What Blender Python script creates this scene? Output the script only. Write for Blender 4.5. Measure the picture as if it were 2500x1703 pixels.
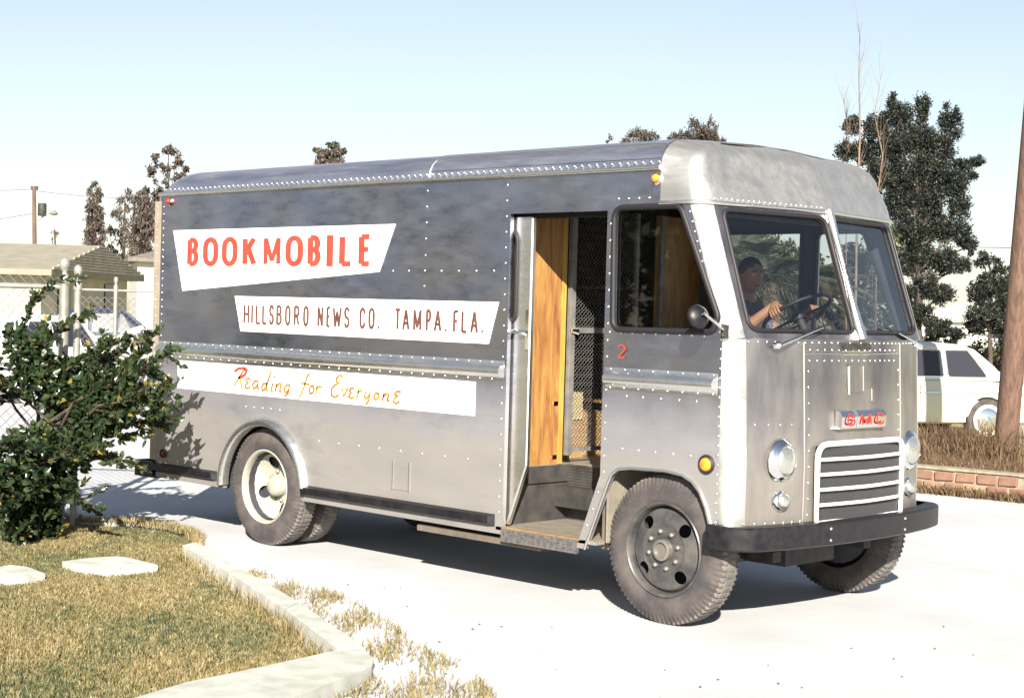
import bpy, math, random
import numpy as np
from mathutils import Vector, Matrix
from mathutils.geometry import tessellate_polygon
random.seed(7); rng = np.random.default_rng(7)
R = math.radians
scene = bpy.context.scene
for o in list(bpy.data.objects): bpy.data.objects.remove(o)
col = scene.collection

# ------------------------------------------------------------------ camera
CAM = np.array([11.0122, -6.9903, 1.733]); YAW, PITCH, ROLL, FPX = -0.7738, -0.0239, 0.0276, 3929.3
PW, PH = 2500, 1703
_f = np.array([math.sin(YAW)*math.cos(PITCH), math.cos(YAW)*math.cos(PITCH), math.sin(PITCH)])
_r = np.array([math.cos(YAW), -math.sin(YAW), 0.0]); _u = np.cross(_r, _f)
_r, _u = math.cos(ROLL)*_r+math.sin(ROLL)*_u, -math.sin(ROLL)*_r+math.cos(ROLL)*_u
RH = Vector((math.cos(YAW), -math.sin(YAW), 0)); FH = Vector((math.sin(YAW), math.cos(YAW), 0))  # level right / level forward
cam = bpy.data.cameras.new('camera'); cam_o = bpy.data.objects.new('camera', cam); col.objects.link(cam_o)
cam.sensor_width = 36; cam.sensor_fit = 'HORIZONTAL'; cam.lens = FPX*36/PW; cam.clip_end = 3000; cam.clip_start = .05
M3 = Matrix(((_r[0], _u[0], -_f[0]), (_r[1], _u[1], -_f[1]), (_r[2], _u[2], -_f[2])))
cam_o.matrix_world = Matrix.Translation(Vector(CAM)) @ M3.to_4x4()
scene.camera = cam_o
scene.render.resolution_x = 1024; scene.render.resolution_y = 697
def _ray(px, py): return _f+_r*(px-PW/2)/FPX+_u*(PH/2-py)/FPX
def gz(px, py, z=0.0):
    d = _ray(px, py); return Vector(CAM+d*((z-CAM[2])/d[2]))
def gy(px, py, y=0.0):
    d = _ray(px, py); return Vector(CAM+d*((y-CAM[1])/d[1]))
def gx(px, py, x):
    d = _ray(px, py); return Vector(CAM+d*((x-CAM[0])/d[0]))
def dp(px, py, D): return Vector(CAM+_ray(px, py)*D)

# ------------------------------------------------------------------ sky and sun
SUN = Vector((1.35, -1.38, 1.0)).normalized()
world = bpy.data.worlds.new('World'); scene.world = world; world.use_nodes = True
wn = world.node_tree; bgn = wn.nodes['Background']
sky = wn.nodes.new('ShaderNodeTexSky'); sky.sky_type = 'NISHITA'; sky.sun_disc = False
sky.sun_elevation = math.asin(SUN.z); sky.sun_rotation = math.atan2(SUN.x, SUN.y)
sky.air_density = 1.0; sky.dust_density = 0.5; sky.ozone_density = 1.0; sky.altitude = 0
hs_n = wn.nodes.new('ShaderNodeHueSaturation'); hs_n.inputs['Saturation'].default_value = .68
wn.links.new(sky.outputs[0], hs_n.inputs['Color']); wn.links.new(hs_n.outputs[0], bgn.inputs[0]); bgn.inputs[1].default_value = 0.05
sl = bpy.data.lights.new('sun', 'SUN'); sl.energy = 5.0; sl.angle = R(.5); sl.color = (1.0, .93, .79)
so = bpy.data.objects.new('sun', sl); col.objects.link(so); so.rotation_euler = SUN.to_track_quat('Z', 'Y').to_euler()
so.location = (20, -20, 15)
scene.view_settings.view_transform = 'Standard'; scene.view_settings.look = 'None'
scene.view_settings.exposure = 1.45; scene.view_settings.gamma = 1.0
scene.render.engine = 'CYCLES'
scene.cycles.max_bounces = 8; scene.cycles.transparent_max_bounces = 24

# ------------------------------------------------------------------ materials
MATS = {}
def nmat(name):
    m = bpy.data.materials.new(name); m.use_nodes = True; MATS[name] = m
    return m, m.node_tree.nodes, m.node_tree.links, m.node_tree.nodes['Principled BSDF']
def noise(N, L, scale, detail=4, rough=.55, stretch=None, dist=0.0):
    tc = N.new('ShaderNodeTexCoord'); mp = N.new('ShaderNodeMapping'); t = N.new('ShaderNodeTexNoise')
    t.inputs['Scale'].default_value = scale; t.inputs['Detail'].default_value = detail
    t.inputs['Roughness'].default_value = rough; t.inputs['Distortion'].default_value = dist
    if stretch: mp.inputs['Scale'].default_value = stretch
    L.new(tc.outputs['Object'], mp.inputs[0]); L.new(mp.outputs[0], t.inputs['Vector'])
    return t.outputs['Fac']
def ramp(N, L, src, stops):
    r = N.new('ShaderNodeValToRGB'); L.new(src, r.inputs[0])
    e = r.color_ramp.elements
    e[0].position = stops[0][0]; e[0].color = (*stops[0][1], 1)
    e[1].position = stops[-1][0]; e[1].color = (*stops[-1][1], 1)
    for p, c in stops[1:-1]:
        k = e.new(p); k.color = (*c, 1)
    return r.outputs[0]
def surf(name, c1, c2=None, rough=.7, metal=0.0, scale=6, detail=5, bump=0.0, bscale=40, bdist=.01, stretch=None, lo=.35, hi=.65, rvar=0.0, spec=.4, c3=None):
    m, N, L, B = nmat(name)
    B.inputs['Roughness'].default_value = rough; B.inputs['Metallic'].default_value = metal
    B.inputs['Specular IOR Level'].default_value = spec
    if c2:
        f = noise(N, L, scale, detail, stretch=stretch)
        stops = [(lo, c1), (hi, c2)] if not c3 else [(lo, c1), ((lo+hi)/2, c2), (hi, c3)]
        L.new(ramp(N, L, f, stops), B.inputs['Base Color'])
        if rvar:
            mr = N.new('ShaderNodeMapRange'); L.new(f, mr.inputs[0]); mr.inputs[3].default_value = rough-rvar; mr.inputs[4].default_value = rough+rvar
            L.new(mr.outputs[0], B.inputs['Roughness'])
    else: B.inputs['Base Color'].default_value = (*c1, 1)
    if bump:
        bn = N.new('ShaderNodeBump'); bn.inputs['Strength'].default_value = bump; bn.inputs['Distance'].default_value = bdist
        L.new(noise(N, L, bscale, 4), bn.inputs['Height']); L.new(bn.outputs[0], B.inputs['Normal'])
    return m
def alu(name, c1, c2, rough, dent=.5, dscale=1.3, fine=.06, scale=2.5, stretch=(1, 1, 3), metal=.8, dust_refl=0.0, ddist=.02, scuff=0.0):
    m, N, L, B = nmat(name)
    B.inputs['Metallic'].default_value = metal
    f = noise(N, L, scale, 6, .6, stretch)
    cc = ramp(N, L, f, [(.3, c1), (.7, c2)])
    if dust_refl:   # tan ground reflection painted in below the belt, with dusty oxide
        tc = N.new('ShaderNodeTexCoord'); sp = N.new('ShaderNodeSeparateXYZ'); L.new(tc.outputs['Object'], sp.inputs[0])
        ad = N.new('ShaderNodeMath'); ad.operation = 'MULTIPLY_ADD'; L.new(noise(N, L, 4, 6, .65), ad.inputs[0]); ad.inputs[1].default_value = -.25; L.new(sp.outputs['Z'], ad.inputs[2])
        mr0 = N.new('ShaderNodeMapRange'); L.new(ad.outputs[0], mr0.inputs[0]); mr0.inputs[1].default_value = .75; mr0.inputs[2].default_value = 1.25; mr0.inputs[3].default_value = dust_refl; mr0.inputs[4].default_value = 0
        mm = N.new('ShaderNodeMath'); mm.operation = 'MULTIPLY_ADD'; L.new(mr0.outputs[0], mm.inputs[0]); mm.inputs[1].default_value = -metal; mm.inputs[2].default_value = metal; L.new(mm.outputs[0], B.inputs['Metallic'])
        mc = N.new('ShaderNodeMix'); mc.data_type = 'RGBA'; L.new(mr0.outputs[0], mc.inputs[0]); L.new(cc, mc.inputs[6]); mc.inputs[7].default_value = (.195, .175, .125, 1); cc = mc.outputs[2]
    if scuff:   # rubbed dark scuffs, longer than high
        sc = ramp(N, L, noise(N, L, 1.9, 5, .62, (.7, 1, 2.2), .8), [(.56, (1, 1, 1)), (.70, (1-scuff, 1-scuff, 1-scuff*.85))])
        ms = N.new('ShaderNodeMix'); ms.data_type = 'RGBA'; ms.blend_type = 'MULTIPLY'; ms.inputs[0].default_value = 1; L.new(cc, ms.inputs[6]); L.new(sc, ms.inputs[7]); cc = ms.outputs[2]
    L.new(cc, B.inputs['Base Color'])
    mr = N.new('ShaderNodeMapRange'); L.new(noise(N, L, scale*2.3, 5, .65, stretch), mr.inputs[0])
    mr.inputs[1].default_value = .3; mr.inputs[2].default_value = .7
    mr.inputs[3].default_value = rough-.07; mr.inputs[4].default_value = rough+.09
    L.new(mr.outputs[0], B.inputs['Roughness'])
    b1 = N.new('ShaderNodeBump'); b1.inputs['Strength'].default_value = dent; b1.inputs['Distance'].default_value = ddist
    L.new(noise(N, L, dscale, .6, .4, dist=.6), b1.inputs['Height'])
    b2 = N.new('ShaderNodeBump'); b2.inputs['Strength'].default_value = fine; b2.inputs['Distance'].default_value = .004
    L.new(noise(N, L, 60, 4, .6, (1, 1, 4)), b2.inputs['Height']); L.new(b1.outputs[0], b2.inputs['Normal'])
    L.new(b2.outputs[0], B.inputs['Normal'])
    return m
alu('alu_side', (.40, .41, .54), (.50, .505, .61), .31, dent=1.0, dscale=1.25, metal=1.0, dust_refl=.7, ddist=.042, fine=.02, scuff=.2)
alu('alu_roof_main', (.54, .54, .62), (.62, .62, .68), .44, dent=.05, dscale=1.5, stretch=(.4, 3, 3), metal=1.0)
alu('alu_front', (.21, .195, .23), (.45, .42, .40), .40, dent=.7, dscale=2.2, scale=3, stretch=(1.5, 1.5, .5), metal=.97, dust_refl=.45, fine=.03, ddist=.04)
alu('alu_roof', (.43, .42, .42), (.50, .49, .48), .46, dent=.05, dscale=1.5, stretch=(.4, 3, 3), metal=.85)
alu('alu_corner', (.58, .57, .56), (.68, .67, .64), .43, dent=.15, dscale=2.2, metal=1.0, fine=.02)  # base colour brightened to strengthen the sun highlight down the corners
alu('alu_trim', (.64, .64, .63), (.72, .71, .69), .28, dent=.03, dscale=4, metal=.95, fine=0.0)
alu('alu_interior', (.34, .34, .36), (.42, .42, .43), .45, dent=.2, dscale=3)
surf('rivet', (.78, .77, .73), rough=.28, metal=1.0)
surf('chrome', (.82, .82, .82), rough=.07, metal=1.0)
surf('black_paint', (.005, .005, .008), (.014, .013, .015), rough=.40, scale=18, bump=.15, bscale=60, bdist=.003, rvar=.15)
surf('black_rubber', (.014, .013, .018), rough=.55)
surf('dark_metal', (.02, .02, .022), (.05, .045, .04), rough=.65, scale=8)
surf('tyre_wall', (.042, .038, .042), (.095, .08, .076), rough=.85, scale=9, bump=.25, bscale=50, bdist=.004, lo=.35, hi=.7)
surf('tyre_tread', (.09, .083, .082), (.15, .135, .122), rough=.9, scale=14, bump=.3, bscale=70, bdist=.004)
surf('rim_pale', (.25, .245, .20), (.40, .395, .34), rough=.5, scale=6, lo=.3, hi=.7)
surf('rim_dark', (.035, .034, .04), (.085, .08, .075), rough=.36, scale=10)
surf('lug', (.24, .225, .205), rough=.4, metal=.6)
surf('sign_white', (.80, .80, .77), (.86, .86, .84), rough=.45, scale=3)
surf('letter_red', (.50, .045, .03), (.58, .06, .04), rough=.5, scale=14)
surf('letter_brown', (.085, .035, .03), (.14, .06, .045), rough=.55, scale=20)
surf('letter_gold', (.38, .085, .015), (.26, .235, .02), rough=.5, scale=9, lo=.45, hi=.58)
surf('white_paint', (.82, .82, .78), rough=.35)
surf('amber', (.75, .20, .02), (.85, .30, .04), rough=.25, scale=60)
surf('red_lens', (.45, .03, .02), rough=.2)
surf('interior_dark', (.035, .034, .045), (.06, .058, .07), rough=.8, scale=5)
surf('tread_plate', (.22, .20, .17), (.30, .27, .22), rough=.6, metal=.3, scale=10, bump=.6, bscale=90, bdist=.006)
surf('riser_black', (.022, .020, .025), (.075, .068, .062), rough=.6, scale=7, lo=.3, hi=.75)
surf('carton', (.42, .26, .13), (.52, .34, .18), rough=.8, scale=5)
surf('carton_pale', (.55, .45, .24), (.63, .52, .30), rough=.8, scale=5)
def wood(name, a, b, c):
    m, N, L, B = nmat(name); B.inputs['Roughness'].default_value = .42
    f = noise(N, L, 3.0, 7, .62, (4, 4, .55), dist=2.2)
    g = noise(N, L, 1.6, 3, .5)
    mx = N.new('ShaderNodeMath'); mx.operation = 'MULTIPLY_ADD'; L.new(g, mx.inputs[0]); mx.inputs[1].default_value = .45; L.new(f, mx.inputs[2])
    L.new(ramp(N, L, mx.outputs[0], [(.5, c), (.68, b), (.9, a)]), B.inputs['Base Color'])
    return m
wood('plywood', (.40, .25, .075), (.31, .15, .05), (.19, .075, .032))
wood('jamb_wood', (.46, .33, .08), (.42, .27, .06), (.36, .2, .05))
surf('number_red', (.22, .045, .035), rough=.6)
surf('sill_wood', (.20, .12, .06), (.26, .16, .08), rough=.8, scale=9)
surf('skin', (.27, .13, .072), (.32, .16, .09), rough=.5, scale=12)
surf('hair', (.018, .012, .010), rough=.6)
surf('shirt', (.045, .05, .085), (.12, .12, .16), rough=.85, scale=30, lo=.45, hi=.55)
surf('trousers', (.05, .05, .06), rough=.85)
surf('eye_white', (.6, .58, .55), rough=.3)
surf('seat_vinyl', (.05, .035, .03), rough=.5)
def glass(name, tint=(.93, .95, .96), boost=1.0):
    m, N, L, B = nmat(name); N.remove(B)
    out = [n for n in N if n.type == 'OUTPUT_MATERIAL'][0]
    t = N.new('ShaderNodeBsdfTransparent'); t.inputs[0].default_value = (*tint, 1)
    g = N.new('ShaderNodeBsdfGlossy'); g.inputs['Roughness'].default_value = .02
    lw = N.new('ShaderNodeLayerWeight'); lw.inputs[0].default_value = .5
    pw_ = N.new('ShaderNodeMath'); pw_.operation = 'POWER'; L.new(lw.outputs['Facing'], pw_.inputs[0]); pw_.inputs[1].default_value = 4.0
    mu = N.new('ShaderNodeMath'); mu.operation = 'MULTIPLY_ADD'; L.new(pw_.outputs[0], mu.inputs[0]); mu.inputs[1].default_value = .9; mu.inputs[2].default_value = .045*boost; mu.use_clamp = True
    mx = N.new('ShaderNodeMixShader'); L.new(mu.outputs[0], mx.inputs[0]); L.new(t.outputs[0], mx.inputs[1]); L.new(g.outputs[0], mx.inputs[2])
    L.new(mx.outputs[0], out.inputs[0]); return m
glass('glass', (.80, .83, .85), 2.2); glass('glass_tinted', (.28, .34, .42), 2.4); glass('glass_car', (.35, .40, .45), 2.0)
surf('lens_glass', (.50, .50, .46), (.66, .66, .62), rough=.2, metal=.85, spec=.8, scale=40, stretch=(1, 4, .3), bump=.5, bscale=60, bdist=.004)
# ground and plants
surf('sand_drive', (.42, .425, .45), (.50, .505, .535), rough=.95, scale=1.1, detail=8, bump=.25, bscale=35, bdist=.01)
surf('concrete', (.34, .355, .32), (.48, .485, .46), rough=.9, scale=7, bump=.3, bscale=60, bdist=.004)
surf('soil', (.075, .058, .036), (.15, .115, .07), rough=1, scale=6, bump=.5, bscale=30, bdist=.02)
surf('field', (.30, .27, .16), (.44, .40, .27), rough=1, scale=.6, detail=9, bump=.4, bscale=8, bdist=.04)
def leafy(name, a, b, c, scale=9, rough=.5, trans=.25, lo=.35, hi=.65):
    m, N, L, B = nmat(name); B.inputs['Roughness'].default_value = rough; B.inputs['Specular IOR Level'].default_value = .35
    f = noise(N, L, scale, 3)
    cc = ramp(N, L, f, [(lo, a), ((lo+hi)/2, b), (hi, c)])
    L.new(cc, B.inputs['Base Color'])
    if trans:
        out = [n for n in N if n.type == 'OUTPUT_MATERIAL'][0]
        t = N.new('ShaderNodeBsdfTranslucent'); L.new(cc, t.inputs[0])
        mx = N.new('ShaderNodeMixShader'); mx.inputs[0].default_value = trans
        L.new(B.outputs[0], mx.inputs[1]); L.new(t.outputs[0], mx.inputs[2]); L.new(mx.outputs[0], out.inputs[0])
    return m
leafy('grass', (.17, .138, .062), (.25, .20, .098), (.37, .295, .16), 18)
leafy('grass_green', (.06, .075, .038), (.13, .135, .066), (.26, .22, .105), 16)
leafy('dry_weed', (.085, .048, .032), (.135, .085, .05), (.19, .135, .08), 5)
leafy('weed_pale', (.15, .12, .05), (.23, .185, .085), (.30, .25, .125), 9)
leafy('bush_leaf', (.014, .028, .014), (.028, .047, .021), (.06, .075, .03), 14, rough=.24, trans=.14)
leafy('bush_leaf_yellow', (.20, .17, .035), (.28, .22, .045), (.32, .25, .06), 14, rough=.4)
leafy('cedar', (.010, .014, .014), (.018, .023, .019), (.030, .034, .024), 3, trans=.1)
leafy('moss', (.045, .036, .034), (.075, .058, .05), (.11, .088, .07), 2, trans=.1)
leafy('tree_green', (.03, .04, .02), (.05, .06, .03), (.09, .09, .05), 2, trans=.15)
leafy('palm', (.04, .05, .035), (.08, .09, .06), (.17, .17, .13), 1.5, trans=.2)
leafy('shrub_far', (.05, .06, .03), (.11, .10, .05), (.17, .14, .07), 1.5, trans=.15)
surf('bark', (.045, .036, .032), (.09, .07, .058), rough=.95, scale=6, stretch=(4, 4, .6))
surf('bark_pale', (.17, .11, .085), (.24, .165, .12), rough=.9, scale=6)
surf('pole_wood', (.085, .05, .04), (.165, .10, .075), rough=.9, scale=3, stretch=(8, 8, .35), bump=.5, bscale=25, bdist=.01)
surf('brick', (.15, .062, .05), (.22, .105, .08), rough=.95, scale=3.1, bump=.6, bscale=25, bdist=.01, c3=(.31, .22, .15))
_m = MATS['brick']; _N = _m.node_tree.nodes; _L = _m.node_tree.links; _B = _N['Principled BSDF']
_oi = _N.new('ShaderNodeObjectInfo'); _mx = _N.new('ShaderNodeMix'); _mx.data_type = 'RGBA'; _src = _B.inputs['Base Color'].links[0].from_socket
_rr = _N.new('ShaderNodeValToRGB'); _rr.color_ramp.elements[0].color = (.11, .045, .038, 1); _rr.color_ramp.elements[1].color = (.36, .27, .18, 1); _e = _rr.color_ramp.elements.new(.55); _e.color = (.19, .095, .07, 1)
_L.new(_oi.outputs['Random'], _rr.inputs[0]); _mx.inputs[0].default_value = .6; _L.new(_src, _mx.inputs[6]); _L.new(_rr.outputs[0], _mx.inputs[7]); _L.new(_mx.outputs[2], _B.inputs['Base Color'])
surf('mortar', (.22, .18, .13), (.34, .29, .22), rough=1, scale=12, bump=.4, bscale=40, bdist=.01)
surf('galv', (.24, .24, .22), (.34, .335, .31), rough=.45, metal=.4, scale=8)
surf('wire', (.16, .16, .18), rough=.5, metal=.3)
surf('gate_metal', (.16, .155, .16), (.24, .23, .22), rough=.5, metal=.3, scale=12)
surf('wire_dark', (.10, .10, .11), rough=.6)
surf('void_black', (.008, .008, .010), rough=.9)
surf('roof_tan', (.20, .185, .15), (.25, .23, .185), rough=.95, scale=2)
surf('roof_grey', (.12, .11, .105), (.17, .155, .14), rough=.95, scale=3)
surf('stucco', (.36, .335, .26), (.42, .40, .31), rough=.9, scale=2)
surf('stucco_white', (.5, .5, .47), (.56, .56, .53), rough=.9, scale=2)
surf('window_dark', (.03, .03, .04), rough=.15)
surf('car_cream', (.52, .52, .42), (.56, .56, .46), rough=.3, scale=1); surf('car_white', (.62, .62, .59), rough=.3)
surf('car_navy', (.03, .035, .06), rough=.3); surf('car_tan', (.35, .28, .22), rough=.35)
surf('whitewall', (.72, .70, .64), rough=.6)

# ------------------------------------------------------------------ mesh building
class MB:
    def __init__(s): s.v = []; s.f = []; s.mi = []; s.m = 0
    def add(s, vs, fs):
        b = len(s.v); s.v += [tuple(v) for v in vs]
        for f in fs: s.f.append(tuple(b+i for i in f)); s.mi.append(s.m)
        return s
    def box(s, x0, x1, y0, y1, z0, z1):
        return s.add([(x, y, z) for x in (x0, x1) for y in (y0, y1) for z in (z0, z1)],
                     [(0, 1, 3, 2), (4, 6, 7, 5), (0, 4, 5, 1), (2, 3, 7, 6), (0, 2, 6, 4), (1, 5, 7, 3)])
    def obox(s, c, ax, ay, az):   # oriented box from centre + half axis vectors
        c, ax, ay, az = map(Vector, (c, ax, ay, az))
        return s.add([c+ax*i+ay*j+az*k for i in (-1, 1) for j in (-1, 1) for k in (-1, 1)],
                     [(0, 1, 3, 2), (4, 6, 7, 5), (0, 4, 5, 1), (2, 3, 7, 6), (0, 2, 6, 4), (1, 5, 7, 3)])
    def grid(s, P, closed=False):
        n, m = len(P), len(P[0]); fs = []
        for i in range(n-1):
            for j in range(m if closed else m-1):
                k = (j+1) % m; fs.append((i*m+j, i*m+k, (i+1)*m+k, (i+1)*m+j))
        return s.add([p for row in P for p in row], fs)
    def tube(s, path, r, n=8, cap=True, closed=False):
        path = [Vector(p) for p in path]; rs = r if isinstance(r, (list, tuple)) else [r]*len(path)
        rows = []; prev = None; N_ = len(path)
        for i, p in enumerate(path):
            a = path[i-1] if (i or closed) else p; b = path[(i+1) % N_] if (i < N_-1 or closed) else p
            t = (b-a).normalized() if (b-a).length > 1e-9 else Vector((0, 0, 1))
            if prev is None: prev = t.orthogonal().normalized()
            prev = (prev-t*prev.dot(t)); prev = prev.normalized() if prev.length > 1e-6 else t.orthogonal().normalized()
            q = t.cross(prev)
            rows.append([p+(prev*math.cos(k*2*math.pi/n)+q*math.sin(k*2*math.pi/n))*rs[i] for k in range(n)])
        if closed: rows.append(rows[0])
        s.grid(rows, True)
        if cap and not closed:
            b = len(s.v)-N_*n
            s.f.append(tuple(b+k for k in range(n))[::-1]); s.mi.append(s.m)
            b = len(s.v)-n
            s.f.append(tuple(b+k for k in range(n))); s.mi.append(s.m)
        return s
    def lathe(s, prof, c, axis, n=24, a0=0, a1=2*math.pi):   # prof: (radius, offset along axis)
        c = Vector(c); axis = Vector(axis).normalized(); u = axis.orthogonal().normalized(); w = axis.cross(u)
        full = abs(a1-a0-2*math.pi) < 1e-6
        rows = [[c+axis*h+(u*math.cos(a0+(a1-a0)*k/(n if full else n-1))+w*math.sin(a0+(a1-a0)*k/(n if full else n-1)))*r for k in range(n)] for r, h in prof]
        return s.grid(rows, full)
    def plate(s, loops, fn, t, back=None):   # loops of (u,v); fn(u,v,w)->xyz ; front w=0, back w=t
        flat = [Vector((p[0], p[1], 0)) for l in loops for p in l]
        tr = tessellate_polygon([[Vector((p[0], p[1], 0)) for p in l] for l in loops])
        n = len(flat); vs = [fn(p.x, p.y, 0) for p in flat]+[fn(p.x, p.y, t) for p in flat]
        fs = [tuple(q) for q in tr]; b = 0; bk = [tuple(i+n for i in q[::-1]) for q in tr]
        for l in loops:
            for i in range(len(l)):
                j = (i+1) % len(l); fs.append((b+i, b+j, b+j+n, b+i+n))
            b += len(l)
        fs += bk; s.add(vs, fs)
        if back is not None:
            for i in range(1, len(bk)+1): s.mi[-i] = back
        return s
    def dome(s, c, axis, r, h=None, n=7):
        h = h or r*.6
        return s.lathe([(r, 0), (r*.75, h*.62), (r*.02, h)], c, axis, n)
    def build(s, name, mats, parent=None, smooth=None, kind=None, label=None):
        me = bpy.data.meshes.new(name)
        off = ROOTLOC.get(parent.name, Vector((0, 0, 0))) if parent else Vector((0, 0, 0))
        me.from_pydata([(v[0]-off.x, v[1]-off.y, v[2]-off.z) for v in s.v], [], s.f)
        for m in (mats if isinstance(mats, (list, tuple)) else [mats]): me.materials.append(MATS[m])
        if isinstance(mats, (list, tuple)): me.polygons.foreach_set('material_index', s.mi)
        me.update()
        import bmesh
        if len(s.f) < 60000:
            bm = bmesh.new(); bm.from_mesh(me); bmesh.ops.remove_doubles(bm, verts=bm.verts, dist=1e-6)
            if name not in NORECALC: bmesh.ops.recalc_face_normals(bm, faces=bm.faces)
            bm.to_mesh(me); bm.free()
        if smooth is not None:
            me.polygons.foreach_set('use_smooth', [True]*len(me.polygons)); me.set_sharp_from_angle(angle=R(smooth))
        o = bpy.data.objects.new(name, me); col.objects.link(o)
        if parent: o.parent = parent; ROOTLOC[o.name] = off
        if kind: o['kind'] = kind
        if label: o['label'] = label
        return o
NORECALC = set(); ROOTLOC = {}
def tag(o, label, cat, group=None):
    o['label'] = label; o['category'] = cat
    if group: o['group'] = group
    return o
def thing(name, label, cat, loc=(0, 0, 0), group=None):
    o = bpy.data.objects.new(name, None); col.objects.link(o); o.location = loc; o.empty_display_size = .2
    ROOTLOC[o.name] = Vector(loc); return tag(o, label, cat, group)
def mesh_np(name, V, F, mat, parent=None, kind=None, mi=None):   # V (n,3), F (m,k) numpy
    me = bpy.data.meshes.new(name); V = np.asarray(V, dtype=np.float32); F = np.asarray(F, dtype=np.int32)
    if parent: V = V-np.array(ROOTLOC.get(parent.name, (0, 0, 0)), dtype=np.float32)
    k = F.shape[1]; me.vertices.add(len(V)); me.vertices.foreach_set('co', V.ravel())
    me.loops.add(F.size); me.loops.foreach_set('vertex_index', F.ravel())
    me.polygons.add(len(F)); me.polygons.foreach_set('loop_start', np.arange(0, F.size, k, dtype=np.int32))
    me.polygons.foreach_set('loop_total', np.full(len(F), k, dtype=np.int32))
    for m in (mat if isinstance(mat, (list, tuple)) else [mat]): me.materials.append(MATS[m])
    if mi is not None: me.polygons.foreach_set('material_index', np.asarray(mi, dtype=np.int32))
    me.update(calc_edges=True); me.validate()
    o = bpy.data.objects.new(name, me); col.objects.link(o)
    if parent: o.parent = parent; ROOTLOC[o.name] = ROOTLOC.get(parent.name, Vector((0, 0, 0)))
    if kind: o['kind'] = kind
    return o
def arc(cx, cy, rx, ry, a0, a1, n=8): return [(cx+rx*math.cos(R(a0+(a1-a0)*i/n)), cy+ry*math.sin(R(a0+(a1-a0)*i/n))) for i in range(n+1)]
def rounded(pts, rad, n=5):   # round a polygon's corners
    out = []; m = len(pts)
    for i in range(m):
        p = Vector(pts[i]); a = Vector(pts[i-1])-p; b = Vector(pts[(i+1) % m])-p
        r = rad[i] if isinstance(rad, (list, tuple)) else rad
        if r <= 0: out.append(tuple(p)); continue
        th = a.angle(b); d = min(r/math.tan(th/2), a.length*.49, b.length*.49)
        p0 = p+a.normalized()*d; p1 = p+b.normalized()*d
        for k in range(n+1):
            t = k/n; out.append(tuple(p0*(1-t)**2+p*2*t*(1-t)+p1*t*t))
    return out
def ribbon(mb, pts, w, fn, t=.003, xs=1.0, off=0.0):   # flat painted stroke; fn(u,v,w)->xyz
    P = [Vector((p[0]/xs, p[1])) for p in pts]; Lf = []; Rt = []
    for i, p in enumerate(P):
        a = P[max(i-1, 0)]; b = P[min(i+1, len(P)-1)]
        t1 = (p-a).normalized() if i else (b-p).normalized(); t2 = (b-p).normalized() if i < len(P)-1 else t1
        tt = (t1+t2); tt = tt.normalized() if tt.length > 1e-6 else t1
        k = min(1/max(tt.dot(t1), .5), 1.6); nn = Vector((-tt.y, tt.x))*(w/2*k)
        Lf.append(p+nn); Rt.append(p-nn)
    rows = [[fn(q.x*xs, q.y, off+d) for q in l] for l, d in ((Lf, 0), (Lf, -t), (Rt, -t), (Rt, 0))]
    mb.grid(rows); n = len(P)
    b = len(mb.v)-4*n
    for e in (0, n-1): mb.f.append((b+e, b+n+e, b+2*n+e, b+3*n+e)); mb.mi.append(mb.m)

# ------------------------------------------------------------------ ground
KN = [gz(400+x/2.905, 1250+y/2.905, .04) for x, y in [(130, 235), (500, 455), (860, 690), (1235, 975)]]   # kerb lawn edge
KF = [gz(400+x/2.905, 1250+y/2.905, .04) for x, y in [(225, 212), (600, 430), (960, 640), (1420, 960)]]   # kerb drive edge
g = MB(); g.add([(-900, -900, -.10), (900, -900, -.10), (900, 900, -.10), (-900, 900, -.10)], [(0, 1, 2, 3)])
o = g.build('ground', 'field'); o['kind'] = 'structure'
lawn_edge = [(-1.6, -.6), (-.6, -.45), (-.2, -.2), (.05, .03), (.45, .1), (.8, .06), (1.15, -.12), (1.45, -.34)]
drive = lawn_edge+[(KF[i].x, KF[i].y) for i in range(4)]+[(5.36, -2.05), (5.6, -2.6), (5.9, -3.4), (6.6, -6), (8, -14), (30, -14), (30, 7.7), (3.6, 7.68), (2.6, 7.56), (-2, 7.3), (-14, 9), (-16, 2), (-7, .6)]
d = MB(); d.plate([drive], lambda u, v, w: (u, v, -w), .09)
o = d.build('driveway', 'sand_drive'); o['kind'] = 'structure'
lawn = lawn_edge[1:]+[(KN[i].x, KN[i].y) for i in range(4)]+[(5.1, -2.9), (5.5, -4), (5.5, -9), (-6, -9), (-6, -2.5), (-2, -1)]
d = MB(); d.plate([lawn], lambda u, v, w: (u, v, -.075-w), .022)
o = d.build('lawn', 'soil'); o['kind'] = 'structure'
# kerb with a sidewalk turning at its near end
k = MB()
for i in range(3):
    a0, a1, b0, b1 = KN[i], KN[i+1], KF[i], KF[i+1]
    ga = .004
    a0 = a0.lerp(a1, ga); a1 = a1.lerp(a0, ga); b0 = b0.lerp(b1, ga); b1 = b1.lerp(b0, ga)
    top = [.045+.006*math.sin(i*2.1), .045]
    vs = [(a0.x, a0.y, .043), (a1.x, a1.y, .043), (b1.x, b1.y, .043), (b0.x, b0.y, .043)]
    vs += [(a0.x+.02, a0.y-.02, -.12), (a1.x+.02, a1.y-.02, -.12), (b1.x, b1.y, -.12), (b0.x, b0.y, -.12)]
    kk = MB(); kk.add(vs, [(0, 1, 2, 3), (4, 5, 6, 7), (0, 1, 5, 4), (1, 2, 6, 5), (2, 3, 7, 6), (3, 0, 4, 7)])
    k_o = kk.build('kerb', 'concrete') if i == 0 else kk.build('kerb_segment', 'concrete', k_par)
    if i == 0:
        k_par = k_o; ROOTLOC[k_o.name] = Vector((0, 0, 0)); tag(k_o, 'white concrete kerb running along the lawn edge beside the drive', 'kerb')
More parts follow.
